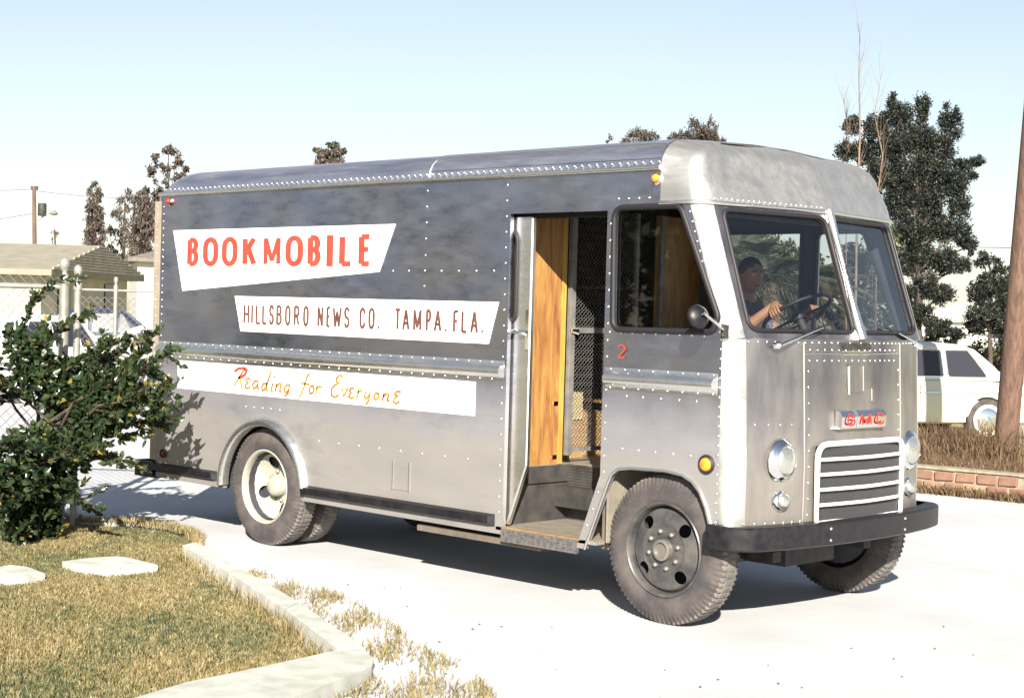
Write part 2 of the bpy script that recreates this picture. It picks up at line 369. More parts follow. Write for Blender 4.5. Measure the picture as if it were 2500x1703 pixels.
walk = [(KN[3].x, KN[3].y), (KF[3].x+.004, KF[3].y-.004), (5.20, -1.93), (5.30, -2.03), (5.34, -2.12), (5.42, -2.35), (5.62, -2.9), (5.9, -3.8), (5.3, -3.8), (5.02, -2.87), (4.99, -2.52)]
d = MB(); d.plate([walk], lambda u, v, w: (u, v, .041-w), .16); o = d.build('sidewalk', 'concrete'); o['kind'] = 'structure'
for i, (pts, lb) in enumerate([([(400, 1245), (560, 1225), (750, 1212), (830, 1222), (1015, 1268), (860, 1285), (690, 1297), (500, 1275)], 'pale stepping stone in the lawn nearer the kerb'),
                               ([(-60, 1290), (70, 1268), (180, 1282), (290, 1325), (180, 1345), (70, 1352), (-60, 1345)], 'pale stepping stone in the lawn at the left edge of the picture')]):
    q = [gz(x/2.638, 900+y/2.638, -.02) for x, y in pts]
    d = MB(); d.plate([[(p.x, p.y) for p in q]], lambda u, v, w: (u, v, -.012-w), .06)
    tag(d.build('stepping_stone', 'concrete'), lb, 'paving stone', 'stepping stones')

# ------------------------------------------------------------------ grass
def in_poly(P, poly):
    x, y = P[:, 0], P[:, 1]; r = np.zeros(len(P), bool); n = len(poly)
    for i in range(n):
        x1, y1 = poly[i]; x2, y2 = poly[(i+1) % n]
        c = ((y1 > y) != (y2 > y)) & (x < (x2-x1)*(y-y1)/((y2-y1) or 1e-9)+x1); r ^= c
    return r
def blades(name, P, h0, h1, w, mats, z, parent=None, label=None, cat=None, lean=.6, mi=None):
    n = len(P); h = rng.uniform(h0, h1, n); a = rng.uniform(0, 2*math.pi, n); l = rng.uniform(.1, lean, n)*h
    la = rng.uniform(0, 2*math.pi, n); zz = z if np.isscalar(z) else np.asarray(z)
    B = np.stack([P[:, 0], P[:, 1], np.zeros(n)+zz], 1); W = np.stack([np.cos(a), np.sin(a), np.zeros(n)], 1)*w*rng.uniform(.6, 1.4, n)[:, None]
    Mid = B+np.stack([np.cos(la)*l*.4, np.sin(la)*l*.4, h*.6], 1); T = B+np.stack([np.cos(la)*l, np.sin(la)*l, h*.95], 1)
    V = np.stack([B-W, B+W, Mid+W*.7, Mid-W*.7, T], 1).reshape(-1, 3)
    b = np.arange(n)*5; F = np.concatenate([np.stack([b, b+1, b+2], 1), np.stack([b, b+2, b+3], 1), np.stack([b+3, b+2, b+4], 1)])
    MI = None if mi is None else np.tile(mi, 3)
    o = mesh_np(name, V, F, mats, parent, 'stuff', MI)
    if label: o['label'] = label; o['category'] = cat
    return o
P = np.stack([rng.uniform(-2, 5.4, 520000), rng.uniform(-4.6, .15, 520000)], 1)
P = P[in_poly(P, lawn)]
vis = (P[:, 0]*.7-P[:, 1]*.72) > -1.4
P = P[vis]
stones = [[(q.x, q.y) for q in [gz(x/2.638, 900+y/2.638, -.02) for x, y in pts]] for pts in ([(400, 1245), (560, 1225), (750, 1212), (830, 1222), (1015, 1268), (860, 1285), (690, 1297), (500, 1275)], [(-60, 1290), (70, 1268), (180, 1282), (290, 1325), (180, 1345), (70, 1352), (-60, 1345)])]
for s in stones:
    cs = np.mean(np.array(s), 0); P = P[~in_poly(P, [tuple(cs+(np.array(q)-cs)*.93) for q in s])]
fn = np.sin(P[:, 0]*3.1+P[:, 1]*1.7)+np.sin(P[:, 0]*1.3-P[:, 1]*4.2+1)+np.sin(P[:, 0]*7.7+P[:, 1]*6.1)*.6+rng.normal(0, 1.0, len(P))
blades('lawn_grass', P, .014, .040, .0038, ['grass', 'grass_green'], -.075, label='dry olive and yellow grass of the lawn inside the kerb', cat='grass', mi=(fn > .15).astype(int))
# ragged grass tongue at the lawn's back edge, and tall tufts along the kerb
def tufts(name, pts, n, spread, h0, h1, w, mat, z, label, cat='weeds', per=10):
    C = []
    for _ in range(n):
        i = random.randrange(len(pts)-1); t = random.random(); a, b = pts[i], pts[i+1]
        s = random.gauss(0, 1)*spread
        c = (a[0]+(b[0]-a[0])*t+s*.7, a[1]+(b[1]-a[1])*t+s*.7)
        for _ in range(per): C.append((c[0]+random.gauss(0, .018), c[1]+random.gauss(0, .018)))
    blades(name, np.array(C), h0, h1, w, mat, z, label=label, cat=cat, lean=.9)
tufts('kerb_tufts', [(p.x+.02, p.y-.03) for p in KN], 90, .010, .05, .15, .0035, 'grass', -.075, 'long dry grass tufts growing against the lawn side of the kerb')
strip = [(2.5, -.70), (3.28, -.80), (3.65, -.83), (4.03, -.98), (4.9, -1.36), (5.74, -1.74), (6.5, -2.2), (7.2, -2.9), (7.0, -4.0), (6.1, -3.9), (5.75, -2.95), (5.45, -2.2), (5.2, -1.86), (4.96, -1.76), (3.8, -1.27), (2.81, -.89)]
Q = np.stack([rng.uniform(2.3, 7.2, 90000), rng.uniform(-4, -.6, 90000)], 1); Q = Q[in_poly(Q, strip)]
dens = .5+.5*np.sin(Q[:, 0]*5.3+Q[:, 1]*9.1)*np.sin(Q[:, 0]*11+Q[:, 1]*3.7); Q = Q[rng.random(len(Q)) < dens**1.6*.75]
blades('roadside_weeds', Q, .012, .055, .0035, 'weed_pale', .002, label='sparse sun bleached weeds along the drive side of the kerb', cat='weeds', lean=1.2)
P2 = np.stack([rng.uniform(-.5, 1.5, 9000), rng.uniform(-.45, .2, 9000)], 1)
le = np.array(lawn_edge); yy = np.interp(P2[:, 0], le[:, 0], le[:, 1]); P2 = P2[np.abs(P2[:, 1]-yy+.02) < .06]
blades('lawn_edge_grass', P2, .03, .08, .004, 'grass', -.03, label='longer grass fringe where the lawn meets the drive behind', cat='grass')

# ================================================================== the van
W = 1.98; MID = W/2
van = thing('delivery_van', 'bare aluminium bookmobile step van with open side door, parked on the white drive', 'van', (3.2, MID, 0))
FARY = lambda y: W-y
def near(u, v, w): return (u, w, v)              # plate coordinates on the near side (inwards = +w)
def far(u, v, w): return (u, W-w, v)
ARC_R = arc(1.725, .41, .47, .455, 185, -5, 18)
arch_r = [(1.255, .37)]+ARC_R[1:-1]+[(2.195, .37)]
arch_f = [(4.82, .36), (4.99, .77), (5.015, .815), (5.06, .847), (5.15, .86), (5.4, .867), (5.52, .855), (5.59, .825), (5.645, .775), (5.69, .69), (5.72, .60), (5.725, .58)]
door_notch = [(4.14, .365), (4.14, 2.32), (4.92, 2.32), (4.92, .80), (4.75, .36)]
pillar = [(5.765, .58), (5.765, 1.62), (5.51, 2.360), (5.31, 2.360), (5.31, 2.555)]
win_near = rounded([(4.975, 2.335), (5.455, 2.335), (5.735, 1.73), (5.70, 1.645), (4.985, 1.64)], [.07, .07, .05, .06, .07])
outer = [(.36, .37)]+arch_r+door_notch+arch_f+pillar+[(.36, 2.555)]
m = MB(); m.plate([outer, win_near], near, .03, back=1)
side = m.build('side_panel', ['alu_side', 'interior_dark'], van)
# far side: two windows of the driver's door
wf1 = [(4.25, 2.30), (4.93, 2.30), (4.93, 1.62), (4.25, 1.62)]
wf2 = rounded([(5.05, 2.30), (5.40, 2.30), (5.66, 1.70), (5.64, 1.64), (5.05, 1.62)], [.06, .06, .04, .04, .04])
fo = [(.36, .37)]+arch_r+[(4.82, .37)]+arch_f[1:]+pillar+[(.36, 2.555)]
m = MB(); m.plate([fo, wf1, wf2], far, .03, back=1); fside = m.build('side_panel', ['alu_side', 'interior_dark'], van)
def sheet(loop, fn):
    mb = MB(); tr = tessellate_polygon([[Vector((p[0], p[1], 0)) for p in loop]]); mb.add([fn(*p) for p in loop], [tuple(q) for q in tr]); return mb
for l in (wf1, wf2): sheet(l, lambda u, v: (u, W-.012, v)).build('side_glass', 'glass', fside)
for l in (wf1, wf2):
    g = MB(); g.tube([(u, W-.04, v) for u, v in l], .016, 6, closed=True); g.build('window_gasket', 'black_rubber', fside, 40)
# near cab window
sheet(win_near, lambda u, v: (u, .014, v)).build('side_glass', 'glass', side)
g = MB(); g.tube([(u, -.004, v) for u, v in win_near], .018, 8, closed=True); g.build('window_gasket', 'black_rubber', side, 60)
# nose: plan curve swept up
PLAN = [(5.70, 0), (5.765, 0), (5.796, .006), (5.824, .022), (5.848, .050), (5.873, .105), (5.915, .21), (5.95, .33), (5.975, .45), (5.995, .58), (6.012, .74), (6.024, .88), (6.028, .99)]
PLAN = PLAN+[(x, W-y) for x, y in PLAN[-2::-1]]
def lean(z): return -.03*max(0, (z-.95)/.67)
def nose_x(y, z):
    yy = min(y, W-y); P_ = PLAN[1:13]
    return float(np.interp(yy, [p[1] for p in P_], [p[0] for p in P_]))+lean(z)
zs = [.575, .7, .85, .95, 1.1, 1.3, 1.5, 1.62]
m = MB(); m.grid([[(x+lean(z), y, z) for x, y in PLAN[5:-5]] for z in zs])
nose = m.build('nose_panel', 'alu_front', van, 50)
for pl_ in (PLAN[1:6], PLAN[-6:-1]):
    m = MB(); m.grid([[(x+(lean(z) if 0 < y < W else 0), y, z) for x, y in pl_] for z in zs]); m.build('corner_panel', 'alu_corner', van, 60)
m = MB(); m.grid([[(nose_x(y, z)+.005, y, z) for y in np.linspace(.49, 1.49, 11)] for z in np.linspace(.60, 1.535, 8)])
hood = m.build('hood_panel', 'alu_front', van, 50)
m = MB()
for yy in (.488, 1.492): m.tube([(nose_x(yy, z)+.004, yy, z) for z in (.60, .95, 1.3, 1.6)], .0045, 5)
m.tube([(nose_x(y, 1.538)+.004, y, 1.538) for y in np.linspace(.49, 1.49, 9)], .004, 5)
m.build('hood_seam', 'rivet', hood)
m = MB(); m.grid([[(nose_x(y, z)+.010, y, z) for y in (.86, .93, 1.0)] for z in (1.32, 1.40, 1.48)]); m.build('filler_flap', 'alu_front', hood)
m = MB(); m.tube([(nose_x(.858, z)+.014, .858, z) for z in (1.31, 1.47)], .007, 6); m.build('flap_hinge', 'chrome', hood)
m = MB(); m.tube([(nose_x(1.0, z)+.012, 1.003, z) for z in (1.33, 1.47)], .0035, 5); m.build('flap_edge', 'rivet', hood)
m = MB(); m.tube([(nose_x(1.10, z)+.01, 1.10, z) for z in (1.27, 1.34)], .005, 5); m.build('hood_latch', 'chrome', hood)
# windscreen frame halves
def half(mirror):
    Yf = (lambda y: W-y) if mirror else (lambda y: y)
    A = Vector((5.852, .085, 1.62)); Bc = Vector((5.998, MID, 1.62)); A2 = Vector((5.604, .088, 2.360)); B2 = Vector((5.745, MID, 2.360))
    def P3(s, t, w=0):    # bilinear s along width, t up
        a = A.lerp(A2, t); b = Bc.lerp(B2, t); p = a.lerp(b, s)-Vector((1, -.15, .36)).normalized()*w
        return (p.x, Yf(p.y), p.z)
    o_ = [(0, 0), (1, 0), (1, 1), (0, 1)]
    hole = rounded([(.045, .055), (.958, .055), (.962, .945), (.06, .945)], [.09, .06, .09, .07], 6)
    m = MB(); m.plate([o_, hole], P3, .025); fr = m.build('windscreen_frame', 'alu_front', van)
    sheet(hole, lambda s, t: P3(s, t, .008)).build('windscreen_pane', 'glass', fr)
    g = MB(); g.tube([P3(s, t, -.004) for s, t in hole], .013, 8, closed=True); g.build('rubber_gasket', 'black_rubber', fr, 60)
    # corner pillar
    rows = []
    for t in np.linspace(0, 1, 6):
        a = A.lerp(A2, t); sx = 5.765+(5.51-5.765)*t
        c0 = Vector((sx, 0, a.z)); k0 = Vector((a.x-.012, .006, a.z))
        pts = [c0.lerp(k0, 0)]+[Vector(((1-q)**2*c0.x+2*q*(1-q)*(c0.x+.062)+q*q*a.x, (1-q)**2*0+2*q*(1-q)*.006+q*q*a.y, a.z)) for q in (.2, .4, .6, .8, 1)]
        rows.append([(p.x, Yf(p.y), p.z) for p in pts])
    m = MB(); m.grid(rows); m.build('corner_pillar', 'alu_corner', van, 60)
    return P3, fr
P3n, fr_n = half(False); P3f, fr_f = half(True)
m = MB(); m.tube([(x+.012, y, z) for x, y, z in [P3n(1, t) for t in (0, .5, 1)]], [.035, .014, .03], 8); cp = m.build('centre_pillar', 'alu_trim', van, 60)
# roof
def sec(q):   # side inset, height for q in 0..1 (drip edge to crown line)
    if q < .55:
        a = q/.55*math.pi/2; return .20*(1-math.cos(a)), 2.555+.17*math.sin(a)
    t = (q-.55)/.45; return .20+(MID-.20)*t, 2.725+.032*math.sin(t*math.pi/2)
qs = [0, .1, .2, .3, .4, .5, .55, .65, .75, .85, 1.0]
prof = [sec(q) for q in qs]
half_sec = [(s, z) for s, z in prof]
full_sec = [(s, z) for s, z in half_sec]+[(W-s, z) for s, z in half_sec[-2::-1]]
rows = []
for x, kx, dz in [(.36, .0, 0), (.365, .25, 0), (.39, .5, 0), (.44, .78, 0), (.52, .95, 0), (.62, 1, 0), (3.2, 1, 0), (5.31, 1, 0)]:
    rows.append([(x, y, 2.555+(z-2.555)*kx) for y, z in full_sec])
m = MB(); m.grid(rows); roof = m.build('roof', 'alu_roof_main', van, 50)
m = MB(); m.tube([(x, -.012, 2.552) for x in (.35, 2, 5.31)], .016, 8); m.tube([(x, W+.012, 2.552) for x in (.35, 2, 5.31)], .016, 8)
m.tube([(.348, y, 2.552) for y in (-.01, MID, W+.01)], .014, 8); m.build('drip_rail', 'alu_trim', roof, 60)
# raised doubler sheet on the roof edge
m = MB(); m.grid([[(x, prof[i][0]-.004, prof[i][1]+.003) for i in range(1, 6)] for x in np.linspace(3.38, 5.30, 8)]); m.build('roof_doubler', 'alu_roof_main', roof, 60)
m = MB(); m.tube([(x, prof[3][0]-.007, prof[3][1]+.007) for x in (3.42, 5.3)], .0045, 5); m.tube([(3.4, prof[i][0]-.006, prof[i][1]+.004) for i in (0, 1, 2, 3)], .0045, 5); m.build('roof_seam', 'rivet', roof)
# front roof cap: rings from the windscreen header up to the crown
base = [(5.31, 0), (5.42, 0), (5.51, 0), (5.55, .010), (5.583, .038), (5.604, .088), (5.625, .21), (5.65, .37), (5.685, .6), (5.715, .8), (5.735, .92), (5.742, .99)]
base = base+[(x, W-y) for x, y in base[-2::-1]]
rings = []
lev = [(2.352, 0, 0), (2.362, 0, -.012), (2.42, 0, .012), (2.50, 0, .055), (2.555, 0, .095)]+[(z, s, .095+.235*(1-math.cos(min(1, q/.55)*math.pi/2))+max(0, q-.55)/.45*.11) for q, (s, z) in zip(qs[1:], prof[1:])]
for z, s, t in lev:
    ring = []
    for x, y in base:
        side_d = min(y, W-y); w = min(1, max(0, (x-5.31)/(.22)))
        s_e = s*(1+.75*w*max(0, 1-max(0, s-.2)/.5))+w*.05*min(1, max(0, z-2.36)/.2)**2; k = max(0, (MID-s_e)/MID); yy = MID+(y-MID)*k
        xx = x-t*w*(.55+.45*min(1, side_d/.25)) if True else x
        xx = max(xx, 5.305)
        rd = .012 if z < 2.35 else 0
        ring.append((xx, yy-(.006 if y < MID else -.006)*(1 if side_d < .02 else 0), z))
    rings.append(ring)
m = MB(); m.grid(rings); cap = m.build('roof_cap', 'alu_roof', van, 60)
m = MB(); m.tube([(x+.012 if 0 < y < W else x, y-.012 if y == 0 else (y+.012 if y == W else y), 2.354) for x, y in base], .012, 6); m.build('header_lip', 'alu_trim', cap, 60)
# belt mouldings: ribbed pressing with flanges
def belt(x0, x1, yy=0, s=-1):
    m = MB(); pr = [(1.425, .004), (1.405, .006), (1.398, .014), (1.385, .034), (1.362, .044), (1.340, .036), (1.328, .016), (1.322, .006), (1.300, .004)]
    rows = [[(x, yy+s*(h if e else .002), z) for z, h in pr] for x, e in ((x0, 0), (x0+.015, 1), (x1-.015, 1), (x1, 0))]
    m.grid(rows); return m
belt(.36, 4.125).build('belt_moulding', 'alu_trim', van, 50); belt(4.935, 5.745).build('belt_moulding', 'alu_trim', van, 50)
# rear arch flare
m = MB(); rows = []
for i in range(25):
    a = R(182-176*i/24); c, s = math.cos(a), math.sin(a)
    rows.append([(1.725+c*r_, y_, .41+s*r_*.985) for r_, y_ in ((.525, -.001), (.512, -.030), (.49, -.048), (.468, -.046), (.455, -.02), (.455, .03))])
m.grid(rows); m.build('arch_flare', 'alu_trim', van, 60)
m = MB(); m.tube([(u, -.004, v) for u, v in arch_f], .010, 6); m.build('arch_lip', 'alu_trim', van, 60)
# wheel wells
def well(cx, rr, y0, y1, nm='wheel_well'):
    m = MB(); m.grid([[(cx+rr*math.cos(a_), y_, .41+rr*math.sin(a_)) for a_ in np.linspace(-.1, math.pi+.1, 24)] for y_ in (y0, y1)])
    yb = y1 if y1 < 1 else y0
    m.add([(cx+rr*math.cos(a_), yb, .41+rr*math.sin(a_)) for a_ in np.linspace(-.1, math.pi+.1, 24)], [tuple(range(24))])
    return m.build(nm, 'interior_dark', van)
well(1.725, .50, .03, .62); well(1.725, .50, W-.62, W-.03)
for a_, b_, c_ in ((.03, .55, .55), (W-.55, W-.03, W-.56)): m = MB(); m.box(4.98, 5.74, a_, b_, .872, .885); m.box(4.98, 5.74, c_, c_+.01, .5, .88); m.build('wheel_well', 'interior_dark', van)
# rubber-faced rub rails
def rail(x0, x1, z0, z1, yy=0, s=-1):
    m = MB(); t = .035
    m.add([(x0, yy, z0), (x0, yy, z1), (x0+.03, yy+s*t, z1-.012), (x0+.03, yy+s*t, z0+.018), (x1, yy, z0), (x1, yy, z1), (x1-.03, yy+s*t, z1-.012), (x1-.03, yy+s*t, z0+.018)],
          [(0, 1, 2, 3), (4, 7, 6, 5), (1, 5, 6, 2), (2, 6, 7, 3), (0, 3, 7, 4), (0, 4, 5, 1)]); return m
rail(.30, 1.17, .412, .485).build('rub_rail', 'black_paint', van); rail(2.19, 4.075, .405, .482).build('rub_rail', 'black_paint', van)
# small inset hatch, rear flange, lamps
m = MB(); m.box(3.13, 3.28, -.004, .0, .545, .725); hp = m.build('skirt_hatch', 'alu_side', van)
for q in (3.122, 3.28): m = MB(); m.box(q, q+.008, -.007, -.002, .54, .73); m.build('hatch_edge', 'rivet', hp)
surf('flange_tan', (.42, .34, .27), (.50, .42, .34), rough=.5, metal=.5, scale=8)
m = MB(); m.box(.265, .36, .004, .03, .50, 2.50); m.box(.265, .36, W-.03, W-.004, .5, 2.5); m.box(.30, .36, .03, W-.03, .42, 2.54); rb = m.build('rear_panel', 'flange_tan', van)
m = MB(); m.box(.08, .36, -.01, W+.01, .36, .375); m.box(.08, .095, -.01, W+.01, .375, .485); m.box(.095, .33, -.012, 0, .375, .485); m.build('rear_bumper', 'black_paint', van)
def lamp(nm, c, axis, r, mat, bez, br=1.35, h=.03):
    m = MB(); m.lathe([(r*br, 0), (r*br, .010), (r*1.1, .018), (r, .012)], c, axis, 20); b = m.build(nm, bez, van, 40)
    m = MB(); m.lathe([(r, .008), (r*.96, h*.6), (r*.7, h*.92), (.001, h)], c, axis, 20); m.build('lens', mat, b, 60); return b
lamp('side_marker_lamp', (5.685, 0, .928), (0, -1, 0), .038, 'amber', 'black_rubber', 1.4)
lamp('reflector', (.465, 0, .56), (0, -1, 0), .028, 'red_lens', 'dark_metal', 1.2, .015)
lamp('clearance_lamp', (.48, 0, 2.495), (0, -1, 0), .022, 'red_lens', 'chrome', 1.5, .04); lamp('clearance_lamp', (5.285, 0, 2.49), (0, -1, 0), .024, 'amber', 'chrome', 1.5, .045)
for yy in (.335, W-.335):
    x = nose_x(yy, .955)
    m = MB(); m.lathe([(.125, -.012), (.118, .004), (.106, .010), (.098, .022), (.088, .028), (.084, .022)], (x, yy, .955), (1, 0, 0), 32); hl = m.build('headlamp', 'chrome', van, 60)
    m = MB(); m.lathe([(.085, .018), (.080, .030), (.062, .043), (.033, .051), (.001, .054)], (x, yy, .955), (1, 0, 0), 32); m.build('headlamp_lens', 'lens_glass', hl, 60)
    x = nose_x(yy-.01, .737)
    m = MB(); m.lathe([(.062, -.012), (.060, .006), (.050, .014)], (x, yy-.01, .735), (1, 0, 0), 20); pl = m.build('parking_lamp', 'chrome', van, 60)
    m = MB(); m.lathe([(.050, .010), (.046, .030), (.027, .047), (.001, .053)], (x, yy-.01, .735), (1, 0, 0), 20); m.build('lens', 'lens_glass', pl, 60)
# grille
GX = 6.05
gy0, gy1 = .535, 1.445
gy0, gy1 = .548, 1.432
gr_pts = rounded([(gy0, .60), (gy1, .60), (gy1, 1.04), (gy0, 1.04)], [.0, .0, .085, .085], 7)
def gxx(y): return nose_x(y, .8)+.040
m = MB(); fl = [(gxx(y), y, z) for y, z in gr_pts]
m.tube(fl, .0165, 8, closed=True); grille = m.build('grille', 'white_paint', van, 60)
for z in (.955, .872, .788, .703):
    m = MB(); m.tube([(gxx(y)+.004, y, z) for y in np.linspace(gy0, gy1, 7)], .0105, 8); m.build('grille_bar', 'white_paint', grille, 60)
m = MB(); m.grid([[(gxx(y)-.022, y, z) for y in np.linspace(gy0+.01, gy1-.01, 7)] for z in (.6, .8, 1.03)]); m.build('grille_backing', 'void_black', grille)
m = MB(); h_ = .43; st = .022
for sgn in (1, -1):
    for i in range(-22, 45):
        y0 = gy0+i*st*.95; pts = []
        for z in (.605, 1.03):
            y = y0+(z-.605)*.9 if sgn > 0 else y0+(1.03-z)*.9; pts.append((y, z))
        (ya, za), (yb, zb) = pts
        def cl(t): return ya+(yb-ya)*t, za+(zb-za)*t
        lo = max(0, min(((gy0+.012-ya)/(yb-ya)), ((gy1-.012-ya)/(yb-ya)))); hi = min(1, max(((gy0+.012-ya)/(yb-ya)), ((gy1-.012-ya)/(yb-ya))))
        if hi-lo < .03: continue
        p, q = cl(lo), cl(hi); m.tube([(gxx(p[0]+(q[0]-p[0])*e_)-.016, p[0]+(q[0]-p[0])*e_, p[1]+(q[1]-p[1])*e_) for e_ in (0, .25, .5, .75, 1)], .0016, 3, cap=False)
m.build('grille_mesh', 'wire_dark', grille, kind='stuff')
surf('badge_red', (.42, .03, .02), rough=.35)
# badge and maker's plate
m = MB(); by0, by1, bz = .74, 1.20, 1.175
for i, (a, b) in enumerate(((.735, .895), (.885, 1.055), (1.045, 1.205))):
    xb = nose_x((a+b)/2, bz)
    pts = [(xb+.002, bz-.052), (xb+.045, bz-.048), (xb+.05, bz+.012), (xb+.03, bz+.044), (xb+.002, bz+.048)]
    m.grid([[(x, y, z) for x, z in pts] for y in (a+.006, b-.006)]); m.add([(x, a+.006, z) for x, z in pts], [(0, 1, 2, 3, 4)]); m.add([(x, b-.006, z) for x, z in pts], [(0, 1, 2, 3, 4)])
xb = nose_x(.7, bz); m.add([(xb, .69, 1.118), (xb+.045, .74, 1.118), (xb+.05, 1.2, 1.118), (xb, 1.25, 1.118), (xb, .69, 1.128), (xb+.045, .74, 1.128), (xb+.05, 1.2, 1.128), (xb, 1.25, 1.128)], [(0, 1, 2, 3), (4, 5, 6, 7), (0, 1, 5, 4), (1, 2, 6, 5), (2, 3, 7, 6)])
badge = m.build('badge', 'chrome', van)
GL = {
 'B': [[(0, 0), (0, 1)], [(0, 1)]+arc(.42, .77, .5, .23, 90, -90)+[(0, .54)], [(0, .54)]+arc(.42, .27, .58, .27, 90, -90)+[(0, 0)]],
 'O': [arc(.5, .66, .5, .34, 0, 180, 10)+arc(.5, .34, .5, .34, 180, 360, 10)+[(1, .66)]],
 'K': [[(0, 0), (0, 1)], [(.95, 1), (.05, .42)], [(.36, .60), (1, 0)]],
 'M': [[(0, 0), (0, 1)], [(0, 1), (.5, .12)], [(.5, .12), (1, 1)], [(1, 1), (1, 0)]],
 'I': [[(.5, 0), (.5, 1)]], 'L': [[(0, 1), (0, 0)], [(0, 0), (1, 0)]],
 'E': [[(0, 0), (0, 1)], [(0, 1), (1, 1)], [(0, .53), (.85, .53)], [(0, 0), (1, 0)]],
 'H': [[(0, 0), (0, 1)], [(1, 0), (1, 1)], [(0, .5), (1, .5)]],
 'S': [arc(.5, .75, .5, .25, 15, 270, 12)+arc(.5, .25, .5, .25, 90, -165, 12)[1:]],
 'R': [[(0, 0), (0, 1)], [(0, 1)]+arc(.5, .75, .5, .25, 90, -90)+[(0, .5)], [(.5, .5), (1, 0)]],
 'N': [[(0, 0), (0, 1)], [(0, 1), (1, 0)], [(1, 0), (1, 1)]], 'W': [[(0, 1), (.25, 0)], [(.25, 0), (.5, .8)], [(.5, .8), (.75, 0)], [(.75, 0), (1, 1)]],
 'C': [arc(.5, .68, .5, .32, 10, 180, 10)+arc(.5, .32, .5, .32, 180, 350, 10)], 'T': [[(0, 1), (1, 1)], [(.5, 1), (.5, 0)]],
 'A': [[(0, 0), (.5, 1)], [(.5, 1), (1, 0)], [(.2, .32), (.8, .32)]], 'P': [[(0, 0), (0, 1)], [(0, 1)]+arc(.5, .74, .5, .26, 90, -90)+[(0, .48)]],
 'F': [[(0, 0), (0, 1)], [(0, 1), (1, 1)], [(0, .52), (.8, .52)]], 'G': [arc(.5, .68, .5, .32, 10, 180, 10)+arc(.5, .32, .5, .32, 180, 350, 10)+[(1, .48)], [(1, .48), (.55, .48)]],
 'U': [[(0, 1)]+arc(.5, .3, .5, .3, 180, 360, 10)+[(1, 1)]], '2': [arc(.5, .74, .5, .26, 160, -20, 10)+[(0, 0)], [(0, 0), (1, 0)]], '.': [[(.5, 0), (.5, .10)]]}
def letter(ch, x0, x1, z0, z1, w, fn, mat, parent, xs=1.0, t=.003, nm='letter'):
    mb = MB()
    for i, st in enumerate(GL[ch]): ribbon(mb, [(x0+u*(x1-x0), z0+v*(z1-z0)) for u, v in st], w, fn, t, xs, off=.0005*i)
    return mb.build(nm, mat, parent)
for ch, a, b in (('G', .785, .855), ('M', .925, 1.015), ('C', 1.085, 1.155)):
    xb = nose_x((a+b)/2, bz)
    letter(ch, a, b, bz-.034, bz+.022, .0105, lambda u, v, w, xb=xb: (xb+.055-w-(.0 if v < bz+.012 else (v-bz-.012)*.6), u, v), 'badge_red', badge, t=.004)
m = MB(); m.box(6.002, 6.006, .80, 1.09, 1.550, 1.556); m.box(6.002, 6.006, .815, 1.075, 1.532, 1.537); mp_ = m.build('maker_plate', 'chrome', van)
for i, ch in enumerate('SOUTHERN'):
    a = .805+i*.036; letter(ch, a+.004, a+.027, 1.565, 1.600, .008, lambda u, v, w: (nose_x(u, v)+.010-w, u, v), 'dark_metal', mp_, t=.006)
# front bumper: bent channel
bp = [(5.73, -.055), (5.84, -.06), (5.92, -.045), (5.975, .0), (6.01, .07), (6.055, .25), (6.09, .5), (6.11, .75), (6.115, .99)]
bp = bp+[(x, W-y) for x, y in bp[-2::-1]]
m = MB(); n_ = len(bp)
def inset(i, d):
    a = Vector(bp[max(i-1, 0)]); b = Vector(bp[min(i+1, n_-1)]); t = (b-a).normalized(); nn = Vector((-t.y, t.x)); p = Vector(bp[i])+nn*d; return p
rows = []
for i in range(n_):
    p = Vector(bp[i]); q = inset(i, .095 if 2 < i < n_-3 else .05); e = inset(i, .012)
    rows.append([(q.x, q.y, .612), (e.x, e.y, .612), (p.x, p.y, .602), (p.x, p.y, .492), (e.x, e.y, .482), (q.x, q.y, .482)])
m.grid(rows)
for i in (0, n_-1): m.add(rows[i], [(0, 1, 2, 3, 4, 5)])
bump = m.build('front_bumper', 'black_paint', van, 35)
for yy in (.60, 1.38):
    for z in (.515, .58): m = MB(); m.dome((6.098, yy, z), (1, 0, 0), .010, .008); m.build('bolt', 'rivet', bump)
# rivets, grouped per panel
def rivets(parent, pts, axis, r=.0075, nm='rivets'):
    m = MB()
    for p in pts: m.dome(p, axis, r, r*.75, 6)
    return m.build(nm, 'rivet', parent, 60, kind='stuff')
rv = []
rv += [(x, -.001, 2.505) for x in []]
rv += [(.39, 0, z) for z in np.arange(.75, 2.48, .055)]
rv += [(4.105, 0, z) for z in np.arange(.5, 2.5, .095)]
rv += [(2.92+.0, 0, z) for z in []]
px0 = 350+1680/2.436
for yv in (283, 377, 470, 567, 664, 756, 848): p = gy(350+(1690-(yv-283)*.035)/2.436, 350+yv/2.436); rv.append((p.x, 0, p.z))
for xv in (1485, 1578, 1772, 1875, 1980, 2085): p = gy(350+xv/2.436, 350+758/2.436); rv.append((p.x, 0, p.z))
rv += [(x, 0, .985) for x in np.arange(1.5, 2.0, .10)]+[(x, 0, .80) for x in np.arange(2.35, 4.0, .21)]
rv += [(4.945, 0, z) for z in np.arange(.82, 2.3, .095)]+[(4.945-(z0/.44)*.17, 0, .80-z0) for z0 in (.1, .2, .3)]
rv += [(x, 0, 1.625) for x in np.arange(4.96, 5.7, .085)]+[(x, 0, 2.385) for x in np.arange(5.0, 5.3, .075)]
rv += [(x, 0, 1.265) for x in (5.1, 5.22, 5.35, 5.48, 5.6)]+[(x, 0, .965) for x in (5.08, 5.2, 5.32, 5.45, 5.57)]
rv += [(5.755, 0, z) for z in np.arange(.62, 1.62, .052)]
for t in np.arange(.04, 1, .075): rv.append((5.755+(5.50-5.755)*t-.0, 0, 1.62+.725*t))
rivets(side, rv, (0, -1, 0))
